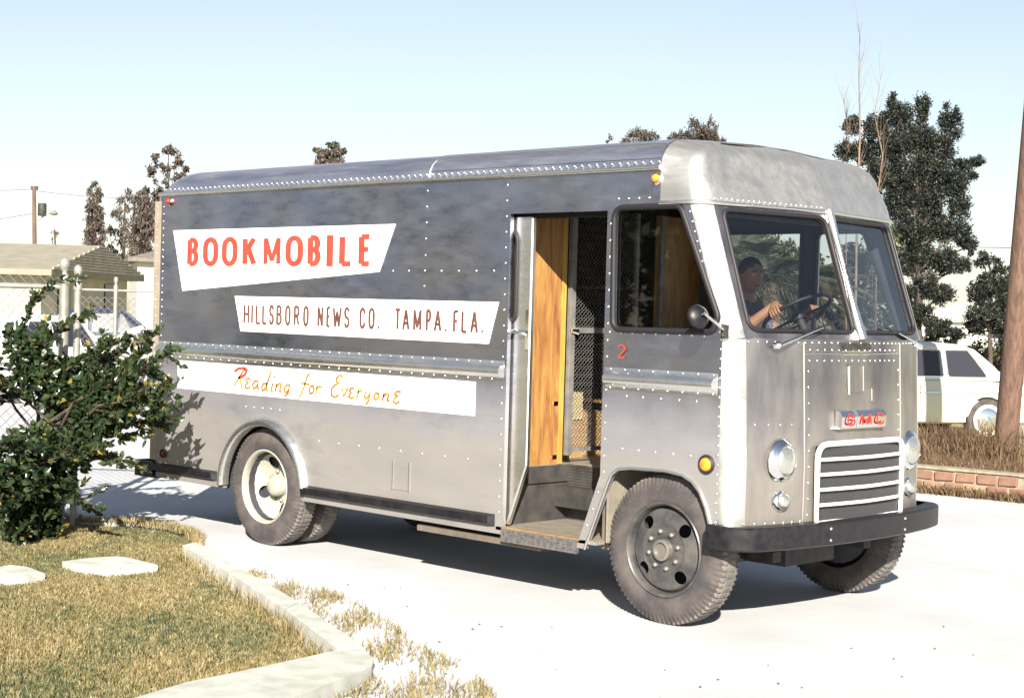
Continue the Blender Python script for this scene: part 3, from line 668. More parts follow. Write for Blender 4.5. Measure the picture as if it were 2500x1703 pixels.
rv = [(x, -.006, z) for x in np.arange(.45, 4.1, .105) for z in (1.414, 1.310)]+[(x, -.006, z) for x in np.arange(4.98, 5.74, .105) for z in (1.414, 1.310)]
rivets(side, rv, (0, -1, 0), .007)
rivets(roof, [(x, prof[0][0]-.004, 2.585) for x in np.arange(.42, 5.3, .058)], (0, -1, .1), .008)
rv = [(nose_x(y, 1.6)+.001, y, 1.60) for y in np.arange(.12, 1.9, .055)]+[(nose_x(y, .62)+.001, y, .615) for y in np.arange(.1, .5, .062)]
rv += [(nose_x(y, 1.5)+.007, y, 1.56) for y in np.arange(.53, 1.46, .062)]+[(nose_x(y, 1.5)+.007, y, 1.50) for y in np.arange(.53, 1.46, .062)]
rv += [(nose_x(.52, z)+.007, .52, z) for z in np.arange(.65, 1.46, .088)]+[(nose_x(1.46, z)+.007, 1.46, z) for z in np.arange(.65, 1.46, .088)]
rv += [(nose_x(y, 1.22), y, 1.15) for y in (.16, .24, .32, .40)]
rivets(nose, rv, (1, 0, 0), .0065)
rivets(cap, [(x+.006, y, 2.378) for x, y in [(np.interp(yy, [b[1] for b in base[2:12]], [b[0] for b in base[2:12]]), yy) for yy in np.arange(.1, .98, .042)]], (1, 0, .3), .007)
rivets(cp, [(P3n(1, t)[0]+.026, MID, P3n(1, t)[2]) for t in np.arange(.12, .95, .092)], (1, 0, .3), .007)
rivets(rb, [(.30, .003, z) for z in np.arange(.6, 2.5, .06)], (0, -1, 0), .006)
# painted signs on the side
def c3(x, y): p = gy(350+x/2.436, 350+y/2.436); return (p.x, p.z)
def cR(x, y): p = gy(350+x/2.446, 850+y/2.446); return (p.x, p.z)
def painted(u, v, w): return (u, -.0045+w, v)
def sgn(pts): 
    m = MB(); m.plate([pts], lambda u, v, w: (u, -.003+w, v), .0025); return m.build('painted_sign', 'sign_white', side)
s1 = sgn([(.53, 2.272), (3.09, 2.276), (2.94, 1.963), (.67, 1.812)]); s1['label'] = 'white tapering sign panel reading BOOKMOBILE in red'
s2 = sgn([(1.34, 1.782), (4.06, 1.782), (3.98, 1.523), (1.42, 1.528)]); s2['label'] = 'white sign panel reading HILLSBORO NEWS CO. TAMPA. FLA.'
s3 = sgn([(.632, 1.284), (3.875, 1.284), (3.875, 1.072), (.632, 1.072)]); s3['label'] = 'white sign strip reading Reading for Everyone in script'
for ch, a, b in zip('BOOKMOBILE', (265, 358, 470, 593, 715, 848, 980, 1098, 1168, 1283), (333, 450, 565, 678, 823, 955, 1060, 1128, 1255, 1365)):
    xa, xb_ = c3(a, 640)[0], c3(b, 640)[0]; hw = .032
    if ch == 'I': letter(ch, xa, xb_, 2.0, 2.212, .037, painted, 'letter_red', s1, 1.85); continue
    letter(ch, xa+hw, xb_-hw, 2.003+.014, 2.212-.014, .034 if ch != 'M' else .026, painted, 'letter_red', s1, 1.75)
for ch, a, b in zip('HILLSBORONEWSCO.TAMPA.FLA.', (600, 645, 672, 711, 752, 795, 847, 900, 955, 1040, 1093, 1130, 1198, 1290, 1343, 1400, 1497, 1545, 1610, 1685, 1733, 1798, 1847, 1896, 1950, 2017),
                    (633, 656, 702, 742, 780, 827, 879, 932, 987, 1072, 1117, 1182, 1230, 1325, 1380, 1410, 1535, 1587, 1657, 1715, 1777, 1808, 1880, 1932, 1995, 2027)):
    ym = 1015+(a-600)*.025; xa, xb_ = c3(a, ym)[0], c3(b, ym)[0]
    letter(ch, xa+.009, xb_-.009, 1.592, 1.718, .0165, painted, 'letter_brown', s2, 1.15)
SCR = [[(612, 122), (590, 150), (572, 180), (548, 222)], [(548, 138), (572, 120), (605, 116), (622, 128), (612, 155), (590, 170), (570, 176)], [(580, 172), (586, 205), (595, 245)],
 [(642, 180), (626, 178), (617, 193), (630, 204), (616, 214), (612, 232), (626, 239), (642, 228)], [(692, 196), (672, 193), (657, 216), (660, 238), (674, 236), (690, 204), (686, 236), (697, 240)],
 [(742, 210), (724, 208), (710, 230), (714, 250), (727, 248), (745, 205), (768, 135)], [(744, 203), (740, 248), (750, 252)], [(777, 210), (766, 250), (777, 255)], [(785, 172), (789, 162)],
 [(802, 208), (790, 258)], [(797, 228), (815, 209), (827, 214), (818, 254), (830, 258)], [(880, 221), (862, 215), (845, 240), (850, 262), (866, 256), (880, 221), (868, 268), (845, 285)],
 [(1000, 148), (983, 165), (962, 235), (945, 275), (932, 292)], [(942, 205), (996, 216)], [(1016, 222), (1002, 226), (993, 250), (1001, 270), (1016, 264), (1023, 240), (1016, 222)], [(1042, 222), (1034, 275)], [(1038, 242), (1055, 225), (1070, 234)],
 [(1198, 172), (1178, 158), (1157, 178), (1158, 200), (1176, 208), (1150, 216), (1128, 242), (1126, 278), (1148, 292), (1172, 276)], [(1192, 235), (1200, 288), (1226, 235)], [(1262, 238), (1243, 238), (1234, 252), (1247, 263), (1235, 273), (1231, 290), (1248, 298), (1266, 286)],
 [(1290, 246), (1278, 300)], [(1284, 266), (1300, 248), (1314, 257)], [(1332, 255), (1324, 288), (1340, 298), (1362, 256), (1350, 310), (1332, 335)], [(1408, 266), (1390, 268), (1380, 290), (1390, 305), (1404, 300), (1411, 276), (1408, 266)],
 [(1442, 268), (1431, 312)], [(1436, 288), (1456, 269), (1470, 276), (1460, 308), (1473, 315)], [(1542, 258), (1518, 256), (1505, 273), (1521, 284), (1505, 296), (1496, 318), (1514, 330), (1535, 316)]]
for i, st in enumerate(SCR):
    m = MB(); pts = [cR(*q) for q in st]
    ribbon(m, pts, .019 if i == 1 else .0125, painted, .003, 1.25); m.build('script_stroke', 'letter_red' if i == 1 else 'letter_gold', s3)
letter('2', 5.035, 5.085, 1.483, 1.553, .014, painted, 'number_red', side, 1.1, nm='painted_number')
# sliding door pushed back behind the side panel
m = MB(); dl = [(3.45, .75), (3.45, 2.30), (4.285, 2.30), (4.285, .80), (4.14, .42), (3.9, .42)]
dh = rounded([(3.55, 2.22), (4.165, 2.22), (4.165, 1.66), (3.55, 1.66)], .07)
m.plate([dl, dh], lambda u, v, w: (u, .045+w, v), .03); door = m.build('sliding_door', 'alu_trim', van)
g = MB(); g.tube([(u, .042, v) for u, v in dh], .014, 8, closed=True); g.build('window_gasket', 'black_rubber', door, 60)
sheet(dh, lambda u, v: (u, .058, v)).build('door_glass', 'glass_tinted', door)
m = MB(); m.tube([(4.29, .040, 2.29), (4.29, .040, .80), (4.145, .040, .43)], .010, 6); m.build('door_edge', 'rivet', door)
m = MB(); m.tube([(4.15, .03, 1.60), (4.18, .0, 1.605), (4.26, .0, 1.60), (4.275, .03, 1.59)], .013, 8); m.box(4.262, 4.288, .028, .040, 1.50, 1.74); m.build('door_handle', 'chrome', door, 60)
m = MB(); m.box(3.4, 4.96, .07, .14, 2.295, 2.50); m.build('door_track', 'void_black', van)
# cargo floor, step well, interior
m = MB(); m.box(.36, 1.20, .03, W-.03, .745, .765); m.box(1.20, 2.25, .63, W-.63, .745, .765); m.box(2.25, 4.08, .03, W-.03, .745, .765); m.box(4.08, 5.72, .645, W-.03, .745, .765); m.box(4.965, 5.72, .03, .645, .89, .90); fl_ = m.build('cab_floor', 'tread_plate', van)
m = MB(); m.box(4.075, 4.085, .03, .645, .41, .76); m.box(4.075, 4.10, .03, .645, .655, .662); sw = m.build('step_riser', 'riser_black', van)
m = MB(); m.box(4.085, 4.965, .635, .645, .41, .762)
for z in np.arange(.44, .75, .018): m.box(4.09, 4.95, .631, .635, z, z+.007)
m.build('step_side', 'riser_black', van)
m = MB(); m.box(4.085, 4.90, .0, .635, .39, .41); m.box(4.95, 4.965, .03, .645, .41, .90); stp = m.build('step_floor', 'tread_plate', van)
surf('sill_dark', (.10, .095, .10), (.20, .19, .18), rough=.5, metal=.4, scale=40)
m = MB(); m.box(4.14, 4.76, -.012, .012, .325, .405)
for z in (.345, .36, .375, .39):
    for x in np.arange(4.15, 4.75, .012): m.box(x, x+.007, -.016, -.012, z-.003, z+.003)
m.build('sill_plate', 'sill_dark', stp)
m = MB(); m.box(4.14, 4.78, -.006, .03, .405, .415); m.build('sill_edge', 'sill_wood', stp)
# partition
m = MB(); m.box(4.05, 4.08, .06, .545, .765, 2.40); part = m.build('partition_board', 'plywood', van)
m = MB(); m.box(4.045, 4.09, .545, .578, .765, 2.40); m.build('partition_jamb', 'jamb_wood', van)
m = MB(); m.box(4.05, 4.08, 1.50, W-.03, .765, 2.40); m.build('partition_board', 'plywood', van)
m = MB(); m.box(4.08, 4.115, .60, .64, .82, 2.40); gate = m.build('cargo_gate', 'gate_metal', van)
m = MB(); m.box(4.085, 4.11, .655, 1.25, 1.60, 1.635); m.box(4.085, 4.11, .655, 1.25, .84, .865); m.box(4.085, 4.11, 1.235, 1.265, .82, 2.4); m.box(4.085, 4.11, 1.49, 1.52, .82, 2.4); m.build('gate_frame', 'gate_metal', gate)
m = MB()
pw, ph = .034, .052
for i in range(0, 36):
    for s_ in (1, -1):
        y0 = .655+i*pw/2*1.0
        if y0 > 1.24: continue
    y0 = .655+i*pw
    if y0 > 1.235: break
    for s_ in (1, -1):
        pts = []; z = .865; j = 0
        while z < 2.40: pts.append((4.098+.002*s_, y0+s_*pw/2*(1 if j % 2 else -1)*.98, z)); z += ph/2; j += 1
        m.tube(pts, .0026, 3, cap=False)
m.build('gate_mesh', 'gate_metal', gate, kind='stuff')
m = MB(); m.box(4.11, 4.13, .60, .665, 1.60, 1.625); m.tube([(4.12, .61, 1.61), (4.15, .64, 1.60)], .012, 8); m.build('gate_latch', 'chrome', gate)
for z in (.80, 1.14): m = MB(); m.box(4.081, 4.088, .49, .53, z, z+.025); m.build('clip', 'chrome', part)
m = MB(); m.box(.40, .41, .03, W-.03, .77, 2.5); m.box(.40, 4.05, .033, .04, .9, 2.5); m.box(.40, 4.05, W-.04, W-.033, .9, 2.5); m.box(.40, 5.3, .25, W-.25, 2.66, 2.67); m.build('cargo_lining', 'interior_dark', van)
m = MB()
for z in (1.1, 1.5, 1.9): m.box(.6, 3.6, W-.42, W-.05, z, z+.02); m.box(.6, 3.6, .05, .40, z, z+.02)
m.build('book_shelf', 'plywood', van)
# cab fittings
m = MB(); m.grid([[(5.70-.02*abs(y-MID), y, z) if j else (5.45, y, z) for j, z in enumerate((1.50, 1.60))] for y in np.linspace(.12, W-.12, 7)])
m.grid([[(5.45, y, 1.50), (5.43, y, 1.40), (5.48, y, 1.2)] for y in np.linspace(.12, W-.12, 7)]); m.build('dashboard', 'interior_dark', van)
m = MB(); m.box(4.75, 5.70, .78, 1.15, .765, 1.30); m.build('engine_cover', 'interior_dark', van)
SWC = Vector((5.26, 1.43, 1.765)); SWN = Vector((-.52, 0, .855)).normalized(); su = Vector((0, 1, 0)); sv = SWN.cross(su)
m = MB(); m.tube([SWC+(su*math.cos(a)+sv*math.sin(a))*.225 for a in np.linspace(0, 2*math.pi, 33)[:-1]], .0125, 8, closed=True)
for a in (90, 210, 330): m.tube([SWC-SWN*.03, SWC+(su*math.cos(R(a))+sv*math.sin(R(a)))*.22], .009, 6)
m.lathe([(.04, -.05), (.045, -.01), (.03, .0), (.001, .004)], SWC, SWN, 16); stw = m.build('steering_wheel', 'black_rubber', van, 60)
m = MB(); m.tube([SWC-SWN*.03, SWC-SWN*.9], .025, 8); m.build('steering_column', 'dark_metal', stw, 60)
m = MB(); m.plate([rounded([(4.62, 1.20), (5.02, 1.20), (5.02, 1.66), (4.62, 1.66)], .08)], lambda u, v, w: (u, v, 1.27-w), .10)
m.box(4.72, 4.92, 1.33, 1.53, .765, 1.17); seat = m.build('driver_seat', 'seat_vinyl', van)
m = MB(); m.plate([rounded([(1.22, 1.27), (1.64, 1.27), (1.62, 1.62), (1.24, 1.62)], .06)], lambda u, v, w: (4.62-.08*(v-1.27)-w, u, v), .07); m.build('backrest', 'seat_vinyl', seat)
m = MB(); m.box(5.44, 5.50, .2, W-.2, 2.30, 2.50); m.build('header_box', 'interior_dark', van)
# mirror and wipers
mc = gy(1704, 772, -.20)
m = MB(); ax = Vector((.80, -.25, .25)).normalized(); m.lathe([(.002, .032), (.035, .028), (.060, .014), (.068, .0), (.064, -.008), (.001, -.010)], mc, ax, 24); mir = m.build('side_mirror', 'black_paint', van, 60)
m = MB(); m.tube([mc+ax*.04, mc+ax*.06, Vector((5.80, -.07, 1.675)), Vector((5.79, -.015, 1.655))], .008, 8); m.build('mirror_arm', 'chrome', mir, 60)
m = MB(); m.box(5.775, 5.805, -.03, .004, 1.615, 1.69); m.dome((5.79, -.03, 1.675), (0, -1, 0), .012, .012); m.dome((5.79, -.03, 1.63), (0, -1, 0), .012, .012); m.build('mirror_bracket', 'dark_metal', mir)
for a, b, c_ in (((5.935, .26, 1.582), (5.965, .63, 1.685), (5.875, .92, 1.675)), ((5.875, 1.83, 1.582), (5.91, 1.52, 1.66), (5.83, 1.23, 1.735))):
    m = MB(); m.lathe([(.022, -.01), (.02, .02), (.001, .03)], a, (1, 0, .2), 10); w_ = m.build('wiper', 'chrome', van, 60)
    a2 = Vector(a)+Vector((.03, 0, .005)); b2 = Vector(b)+Vector((.02, 0, 0))
    m = MB(); m.tube([a2, a2.lerp(b2, .35), b2], [.012, .007, .005], 6); m.build('wiper_arm', 'chrome', w_, 60)
    m = MB(); d_ = (Vector(b)-Vector(a)).normalized(); e = Vector(b); m.tube([e-d_*.16, e+d_*.16], .006, 5); m.build('wiper_blade', 'black_rubber', w_)
# running gear
def disc(mb, prof, c, axis, n=72, holes=()):   # lathe with round hand holes cut out: holes (radius pos, angle, hole radius)
    c = Vector(c); axis = Vector(axis).normalized(); u = Vector((1, 0, 0)); w = axis.cross(u)
    rr = [p[0] for p in prof]; hh = [p[1] for p in prof]
    rad = np.linspace(rr[0], rr[-1], 34); pts = []
    hc = [(a*math.cos(R(t)), a*math.sin(R(t)), r_) for a, t, r_ in holes]; ins = []
    for r_ in rad:
        for k in range(n):
            t = 2*math.pi*k/n; x, y = r_*math.cos(t), r_*math.sin(t); i_ = False
            for hx, hy, hr in hc:
                d = math.hypot(x-hx, y-hy)
                if d < hr*1.0:
                    i_ = True; s_ = hr/max(d, 1e-6)
                    if d > hr*.55: x, y = hx+(x-hx)*s_, hy+(y-hy)*s_
            pts.append((x, y)); ins.append(i_)
    order = np.argsort(rr); V = []
    for x, y in pts: V.append(c+axis*float(np.interp(math.hypot(x, y), np.array(rr)[order], np.array(hh)[order]))+u*x+w*y)
    fs = []
    for i in range(len(rad)-1):
        for k in range(n):
            q = (i*n+k, i*n+(k+1) % n, (i+1)*n+(k+1) % n, (i+1)*n+k)
            if not all(ins[j] for j in q): fs.append(q)
    mb.add(V, fs)
def tyre_mesh(nm, parent, c, s):   # axle along y; s = -1 outer face towards -y
    RO, wd = .42, .185; prof = [(.262, .012), (.285, .004), (.325, .0), (.365, .004), (.390, .012), (.400, .018), (.412, .022), (.420, .032), (.4205, .050), (.414, .054), (.414, .060), (.421, .064), (.4215, .0925)]
    prof = prof+[(r_, wd-h) for r_, h in prof[-2::-1]]
    n = 320; rows = []
    for r_, h in prof:
        row = []
        for k in range(n):
            lug = (k % 4) < 2; rr_ = r_
            if .388 < r_ < .4205 and (h < .04 or h > wd-.04): rr_ = r_-(0 if lug else .011)
            if (h > .04 and h < wd-.04) and r_ > .416: rr_ = r_-(.0 if (k % 5) else .004)
            a = 2*math.pi*k/n; row.append((c[0]+rr_*math.cos(a), c[1]-s*h, max(c[2]+rr_*math.sin(a), .0015)))
        rows.append(row)
    m = MB(); m.m = 0
    for i in range(len(rows)-1):
        m.m = 1 if prof[i][0] > .405 and prof[i+1][0] > .405 else 0
        m.grid([rows[i], rows[i+1]], True)
    return m.build(nm, ['tyre_wall', 'tyre_tread'], parent, 32)
def wheel(cx, yface, s, kind):
    c = Vector((cx, yface, .42)); w_ = MB(); ax = Vector((0, s, 0))   # s=-1: faces -y
    # flange and drop well
    w_.lathe([(.262, -.010), (.268, -.004), (.262, .002), (.250, -.006), (.247, -.03), (.238, -.06 if kind == 'front' else -.10)], c, ax, 48)
    wh = w_.build('wheel', 'rim_pale' if kind != 'front' else 'rim_dark', van, 50)
    tyre_mesh('tyre', wh, c, s)
    m = MB(); holes = [(.175, t, .042) for t in ((0+25, 85, 145, 205, 265, 325) if kind != 'front' else (42, 132, 222, 312))]
    if kind == 'front': disc(m, [(.24, -.055), (.225, -.030), (.19, -.020), (.15, -.010), (.135, -.016), (.05, -.016)], c, ax, 160, [(.185, t, .037) for t in (40, 130, 220, 310)])
    else: disc(m, [(.24, -.09), (.21, -.115), (.16, -.145), (.12, -.150), (.05, -.150)], c, ax, 160, [(.172, t, .045) for t in (20, 110, 200, 290)])
    m.build('rim', 'rim_pale' if kind != 'front' else 'rim_dark', wh, 40)
    d0 = -.016 if kind == 'front' else -.150
    m = MB(); m.lathe([(.062, d0-.004), (.06, d0+.03), (.045, d0+.035), (.04, d0+.018), (.001, d0+.02)] if kind == 'front' else [(.078, d0), (.074, d0+.06), (.05, d0+.085), (.001, d0+.09)], c, ax, 24); m.build('hub', 'lug' if kind == 'front' else 'rim_pale', wh, 50)
    for k_ in range(8):
        a = 2*math.pi*(k_+.3)/8; q = c+Vector((math.cos(a)*.105, 0, math.sin(a)*.105))+ax*(d0-.002)
        m = MB(); m.lathe([(.015, 0), (.015, .016), (.008, .024), (.001, .025)], q, ax, 6); m.build('lug_nut', 'lug', wh)
    m = MB(); m.lathe([(.235, -.16), (.001, -.16)], c, ax, 24); m.lathe([(.236, -.16), (.236, -.04)], c, ax, 24); m.build('brake_drum', 'interior_dark', wh)
    return wh
XR, XF = 1.70, 5.37
wheel(XF, .03, -1, 'front'); wheel(XF, W-.03, 1, 'front'); wheel(XR, .03, -1, 'rear'); wheel(XR, W-.03, 1, 'rear')
for yc, s in ((.265, -1), (W-.265, 1)):
    m = MB(); m.lathe([(.262, -.01), (.25, -.02), (.24, -.15)], (XR, yc, .42), (0, s, 0), 40); m.lathe([(.24, -.15), (.001, -.15)], (XR, yc, .42), (0, s, 0), 40); iw = m.build('inner_wheel', 'dark_metal', van); tyre_mesh('tyre', iw, (XR, yc, .42), s)
m = MB(); m.box(.4, 5.85, .52, .60, .50, .63); m.box(.4, 5.85, W-.60, W-.52, .50, .63); m.tube([(XF, .2, .40), (XF, .5, .33), (XF, W-.5, .33), (XF, W-.2, .40)], .045, 8)
m.tube([(XR, .3, .42), (XR, W-.3, .42)], .07, 10); m.lathe([(.001, -.16), (.12, -.1), (.16, 0), (.12, .1), (.001, .16)], (XR, MID, .42), (1, 0, 0), 16)
m.tube([(XF+.12, .3, .36), (XF+.12, W-.3, .36)], .016, 6); m.box(5.0, 5.7, .75, 1.25, .30, .55); m.box(4.9, 5.8, .48, .56, .36, .42); m.box(4.9, 5.8, W-.56, W-.48, .36, .42)
m.tube([(4.9, 1.0, .45), (XR, MID, .44)], .05, 8); m.tube([(4.6, 1.3, .36), (2.6, 1.3, .36), (.4, 1.3, .40)], .035, 8); chs = m.build('chassis', 'dark_metal', van, 40)
m = MB(); m.box(2.9, 3.9, 1.2, 1.45, .28, .46); m.build('fuel_tank', 'dark_metal', van)
surf('underside', (.085, .07, .06), (.14, .115, .095), rough=.7, scale=6)
m = MB(); m.box(3.35, 4.45, .02, .5, .30, .335); m.build('step_pan', 'underside', van)
m = MB(); m.box(4.86, 4.90, .10, .40, .36, .80)
for i in range(7): m.box(4.90, 4.915, .10+i*.042, .125+i*.042, .36, .80)
m.build('splash_board', 'underside', van)

# ================================================================== things inside the van
for (x0, x1, y0, y1, z0, z1, mt, lb) in [(3.35, 3.85, .55, 1.05, .766, 1.02, 'carton', 'brown cardboard carton on the van floor behind the wire gate'),
        (3.40, 3.86, .58, 1.02, 1.021, 1.20, 'carton_pale', 'pale wooden box stacked on the brown carton behind the wire gate'),
        (3.30, 3.75, 1.12, 1.5, .766, 1.05, 'carton', 'small brown carton beside the stacked boxes in the van')]:
    m = MB(); m.box(x0, x1, y0, y1, z0, z1); b = tag(m.build('carton', mt), lb, 'box', 'cartons in the van'); ROOTLOC[b.name] = Vector((0, 0, 0))
    m = MB(); m.box(x0+.02, x1-.02, (y0+y1)/2-.025, (y0+y1)/2+.025, z1, z1+.003); m.build('lid_tape', 'jamb_wood', b)

# ================================================================== driver
def skin_mesh(verts, edges, radii, root, sub=2):
    me = bpy.data.meshes.new('tmp'); me.from_pydata(verts, edges, []); o = bpy.data.objects.new('tmp', me); col.objects.link(o)
    md = o.modifiers.new('s', 'SKIN'); md.use_smooth_shade = True; o.modifiers.new('u', 'SUBSURF').levels = sub
    sv = me.skin_vertices[0].data
    for i, r_ in enumerate(radii): sv[i].radius = (r_, r_) if not isinstance(r_, tuple) else r_; sv[i].use_root = (i == root)
    dg = bpy.context.evaluated_depsgraph_get(); r = bpy.data.meshes.new_from_object(o.evaluated_get(dg))
    V = [tuple(v.co) for v in r.vertices]; F = [tuple(p.vertices) for p in r.polygons]
    bpy.data.objects.remove(o); return V, F
surf('lip', (.12, .045, .035), rough=.6)
driver = thing('person', 'driver in a dark checked shirt seated at the van wheel, both hands on it', 'person', (4.80, 1.43, .765))
body = MB()
J = {'pel': (4.80, 1.43, 1.37), 'wai': (4.80, 1.43, 1.52), 'che': (4.82, 1.43, 1.68), 'sho': (4.84, 1.43, 1.77), 'nek': (4.86, 1.43, 1.85), 'hd': (4.88, 1.43, 1.92),
     'sl': (4.84, 1.25, 1.755), 'el': (5.03, 1.13, 1.62), 'wl': (5.235, 1.235, 1.815), 'sr': (4.84, 1.61, 1.755), 'er': (5.02, 1.68, 1.55), 'wr': (5.24, 1.62, 1.80),
     'hl': (4.86, 1.33, 1.35), 'kl': (5.22, 1.28, 1.33), 'al': (5.34, 1.28, .88), 'fl': (5.50, 1.28, .83), 'hr': (4.86, 1.53, 1.35), 'kr': (5.22, 1.58, 1.33), 'ar': (5.34, 1.58, .88), 'fr': (5.50, 1.58, .83)}
RAD = {'pel': .15, 'wai': .14, 'che': .155, 'sho': .11, 'nek': .058, 'hd': .06, 'sl': .072, 'el': .046, 'wl': .028, 'sr': .072, 'er': .046, 'wr': .028, 'hl': .10, 'kl': .068, 'al': .045, 'fl': .04, 'hr': .10, 'kr': .068, 'ar': .045, 'fr': .04}
nm_ = list(J); E_ = [('pel', 'wai'), ('wai', 'che'), ('che', 'sho'), ('sho', 'nek'), ('nek', 'hd'), ('sho', 'sl'), ('sl', 'el'), ('el', 'wl'), ('sho', 'sr'), ('sr', 'er'), ('er', 'wr'), ('pel', 'hl'), ('hl', 'kl'), ('kl', 'al'), ('al', 'fl'), ('pel', 'hr'), ('hr', 'kr'), ('kr', 'ar'), ('ar', 'fr')]
verts = [J[k] for k in nm_]; radii = [RAD[k] for k in nm_]; edges = [(nm_.index(a), nm_.index(b)) for a, b in E_]
def hand(wk, side_):
    wv = Vector(J[wk]); a = math.atan2((wv-SWC).dot(sv), (wv-SWC).dot(su))
    rim = SWC+(su*math.cos(a)+sv*math.sin(a))*.225
    tang = (-su*math.sin(a)+sv*math.cos(a)); out = (su*math.cos(a)+sv*math.sin(a))
    palm = rim+SWN*.030-out*.0
    i0 = nm_.index(wk); verts.append(tuple(palm)); radii.append(.030); edges.append((i0, len(verts)-1)); pi_ = len(verts)-1
    fwd = (rim-wv); fwd = (fwd-SWN*fwd.dot(SWN)); fwd = fwd.normalized() if fwd.length > .01 else out
    for k in range(4):
        o_ = tang*(.030-.020*k); ln = (.9, 1, .97, .8)[k]
        p1 = palm+o_+out*.022*ln-SWN*.004; p2 = rim+o_+out*.030*ln-SWN*.018; p3 = rim+o_-SWN*.026+out*.004
        for j, (p, r_) in enumerate(((p1, .0105), (p2, .0092), (p3, .008))):
            verts.append(tuple(p)); radii.append(r_); edges.append((pi_ if j == 0 else len(verts)-2, len(verts)-1))
    t1 = palm+tang*.030-out*.018; t2 = rim+tang*.048-out*.014-SWN*.002
    for j, (p, r_) in enumerate(((t1, .012), (t2, .0095))): verts.append(tuple(p)); radii.append(r_); edges.append((pi_ if j == 0 else len(verts)-2, len(verts)-1))
hand('wl', -1); hand('wr', 1)
Vb, Fb = skin_mesh(verts, edges, radii, 0)
nf = len(Fb)
# head: shaped ellipsoid facing forward and slightly towards the camera
hc = Vector((4.895, 1.43, 1.995)); fdir = Vector((.93, -.36, 0)).normalized(); hs = Vector((-fdir.y, fdir.x, 0))
def headpt(th, ph):   # th polar from top, ph azimuth (0 = face)
    x, y, z = math.sin(th)*math.cos(ph), math.sin(th)*math.sin(ph), math.cos(th)
    rx, ry, rz = .098, .076, .118
    if z < 0: ry *= 1+.28*z; rx *= 1+.06*z
    X, Y, Z = x*rx, y*ry, z*rz
    face = max(0, x)**2
    if z < -.2 and x > 0: X += .012*face*(1-abs(z+.62))
    nose_ = math.exp(-((y/.14)**2))*math.exp(-(((z+.12)/.17)**2))*(1 if x > .5 else 0); X += .024*nose_*(1.0 if z < .05 else .6)
    eye = math.exp(-(((abs(y)-.36)/.13)**2))*math.exp(-(((z-.06)/.09)**2))*(1 if x > .3 else 0); X -= .010*eye
    lip = math.exp(-((y/.26)**2))*math.exp(-(((z+.50)/.05)**2))*(1 if x > .4 else 0); X += .006*lip
    brow = math.exp(-(((z-.20)/.06)**2))*math.exp(-((y/.5)**2))*(1 if x > .4 else 0); X += .005*brow
    return hc+fdir*X+hs*Y+Vector((0, 0, Z))
rows = [[headpt(math.pi*i/26, 2*math.pi*k/36) for k in range(36)] for i in range(27)]
body.m = 0; body.add(Vb, [])
for f in Fb:
    cx = sum(Vb[i][0] for i in f)/len(f); cz = sum(Vb[i][2] for i in f)/len(f); cy = sum(Vb[i][1] for i in f)/len(f)
    d_arm = (cx > 4.955 and cz > 1.50 and (cy < 1.26 or cy > 1.56)) or (cx > 5.1 and cz > 1.45)
    mi_ = 0 if (d_arm and cz > 1.45) or cz > 1.835 else (1 if cz > 1.40 else 2)
    body.f.append(f); body.mi.append(mi_)
body.m = 0; body.grid(rows, True)
for s_ in (-1, 1):   # ears
    e0 = hc+hs*(.074*s_)+Vector((0, 0, -.005)); body.lathe([(.001, .012), (.018, .012), (.024, .004), (.018, -.004)], e0, (hs*s_*.8-fdir*.5), 10)
body.build('body', ['skin', 'shirt', 'trousers'], driver, 180)
m = MB(); rows = []
for i in range(13):
    row = []
    for k_ in range(36):
        ph = 2*math.pi*k_/36; lim = .27+.33*((1-math.cos(ph))/2)**.6+.02*math.sin(ph*9)
        th = math.pi*lim*i/12; p = headpt(th, ph); dirv = (p-hc).normalized(); row.append(p+dirv*(.007 if i < 11 else .001))
    rows.append(row)
m.grid(rows, True); m.build('hair', 'hair', driver, 180)
def facepath(pts, off): return [headpt(math.pi*a_, b_)+fdir*off for a_, b_ in pts]
m = MB(); m.tube(facepath([(.675, -.26), (.668, 0), (.675, .26)], .001), .0035, 5); m.build('mouth', 'lip', driver)
for s_ in (-1, 1):
    m = MB(); m.tube(facepath([(.43, .16*s_), (.418, .36*s_), (.432, .56*s_)], .002), .0042, 5); m.build('eyebrow', 'hair', driver)
for s_ in (-1, 1):
    p = headpt(math.pi*.478, .40*s_); m = MB(); m.lathe([(.010, 0), (.008, .004), (.001, .006)], p, fdir, 10); m.build('eye', 'eye_white', driver, 60)
    q = p+fdir*.004; m = MB(); m.lathe([(.0045, 0), (.003, .003), (.0005, .0035)], q, fdir, 8); m.build('pupil', 'hair', driver)

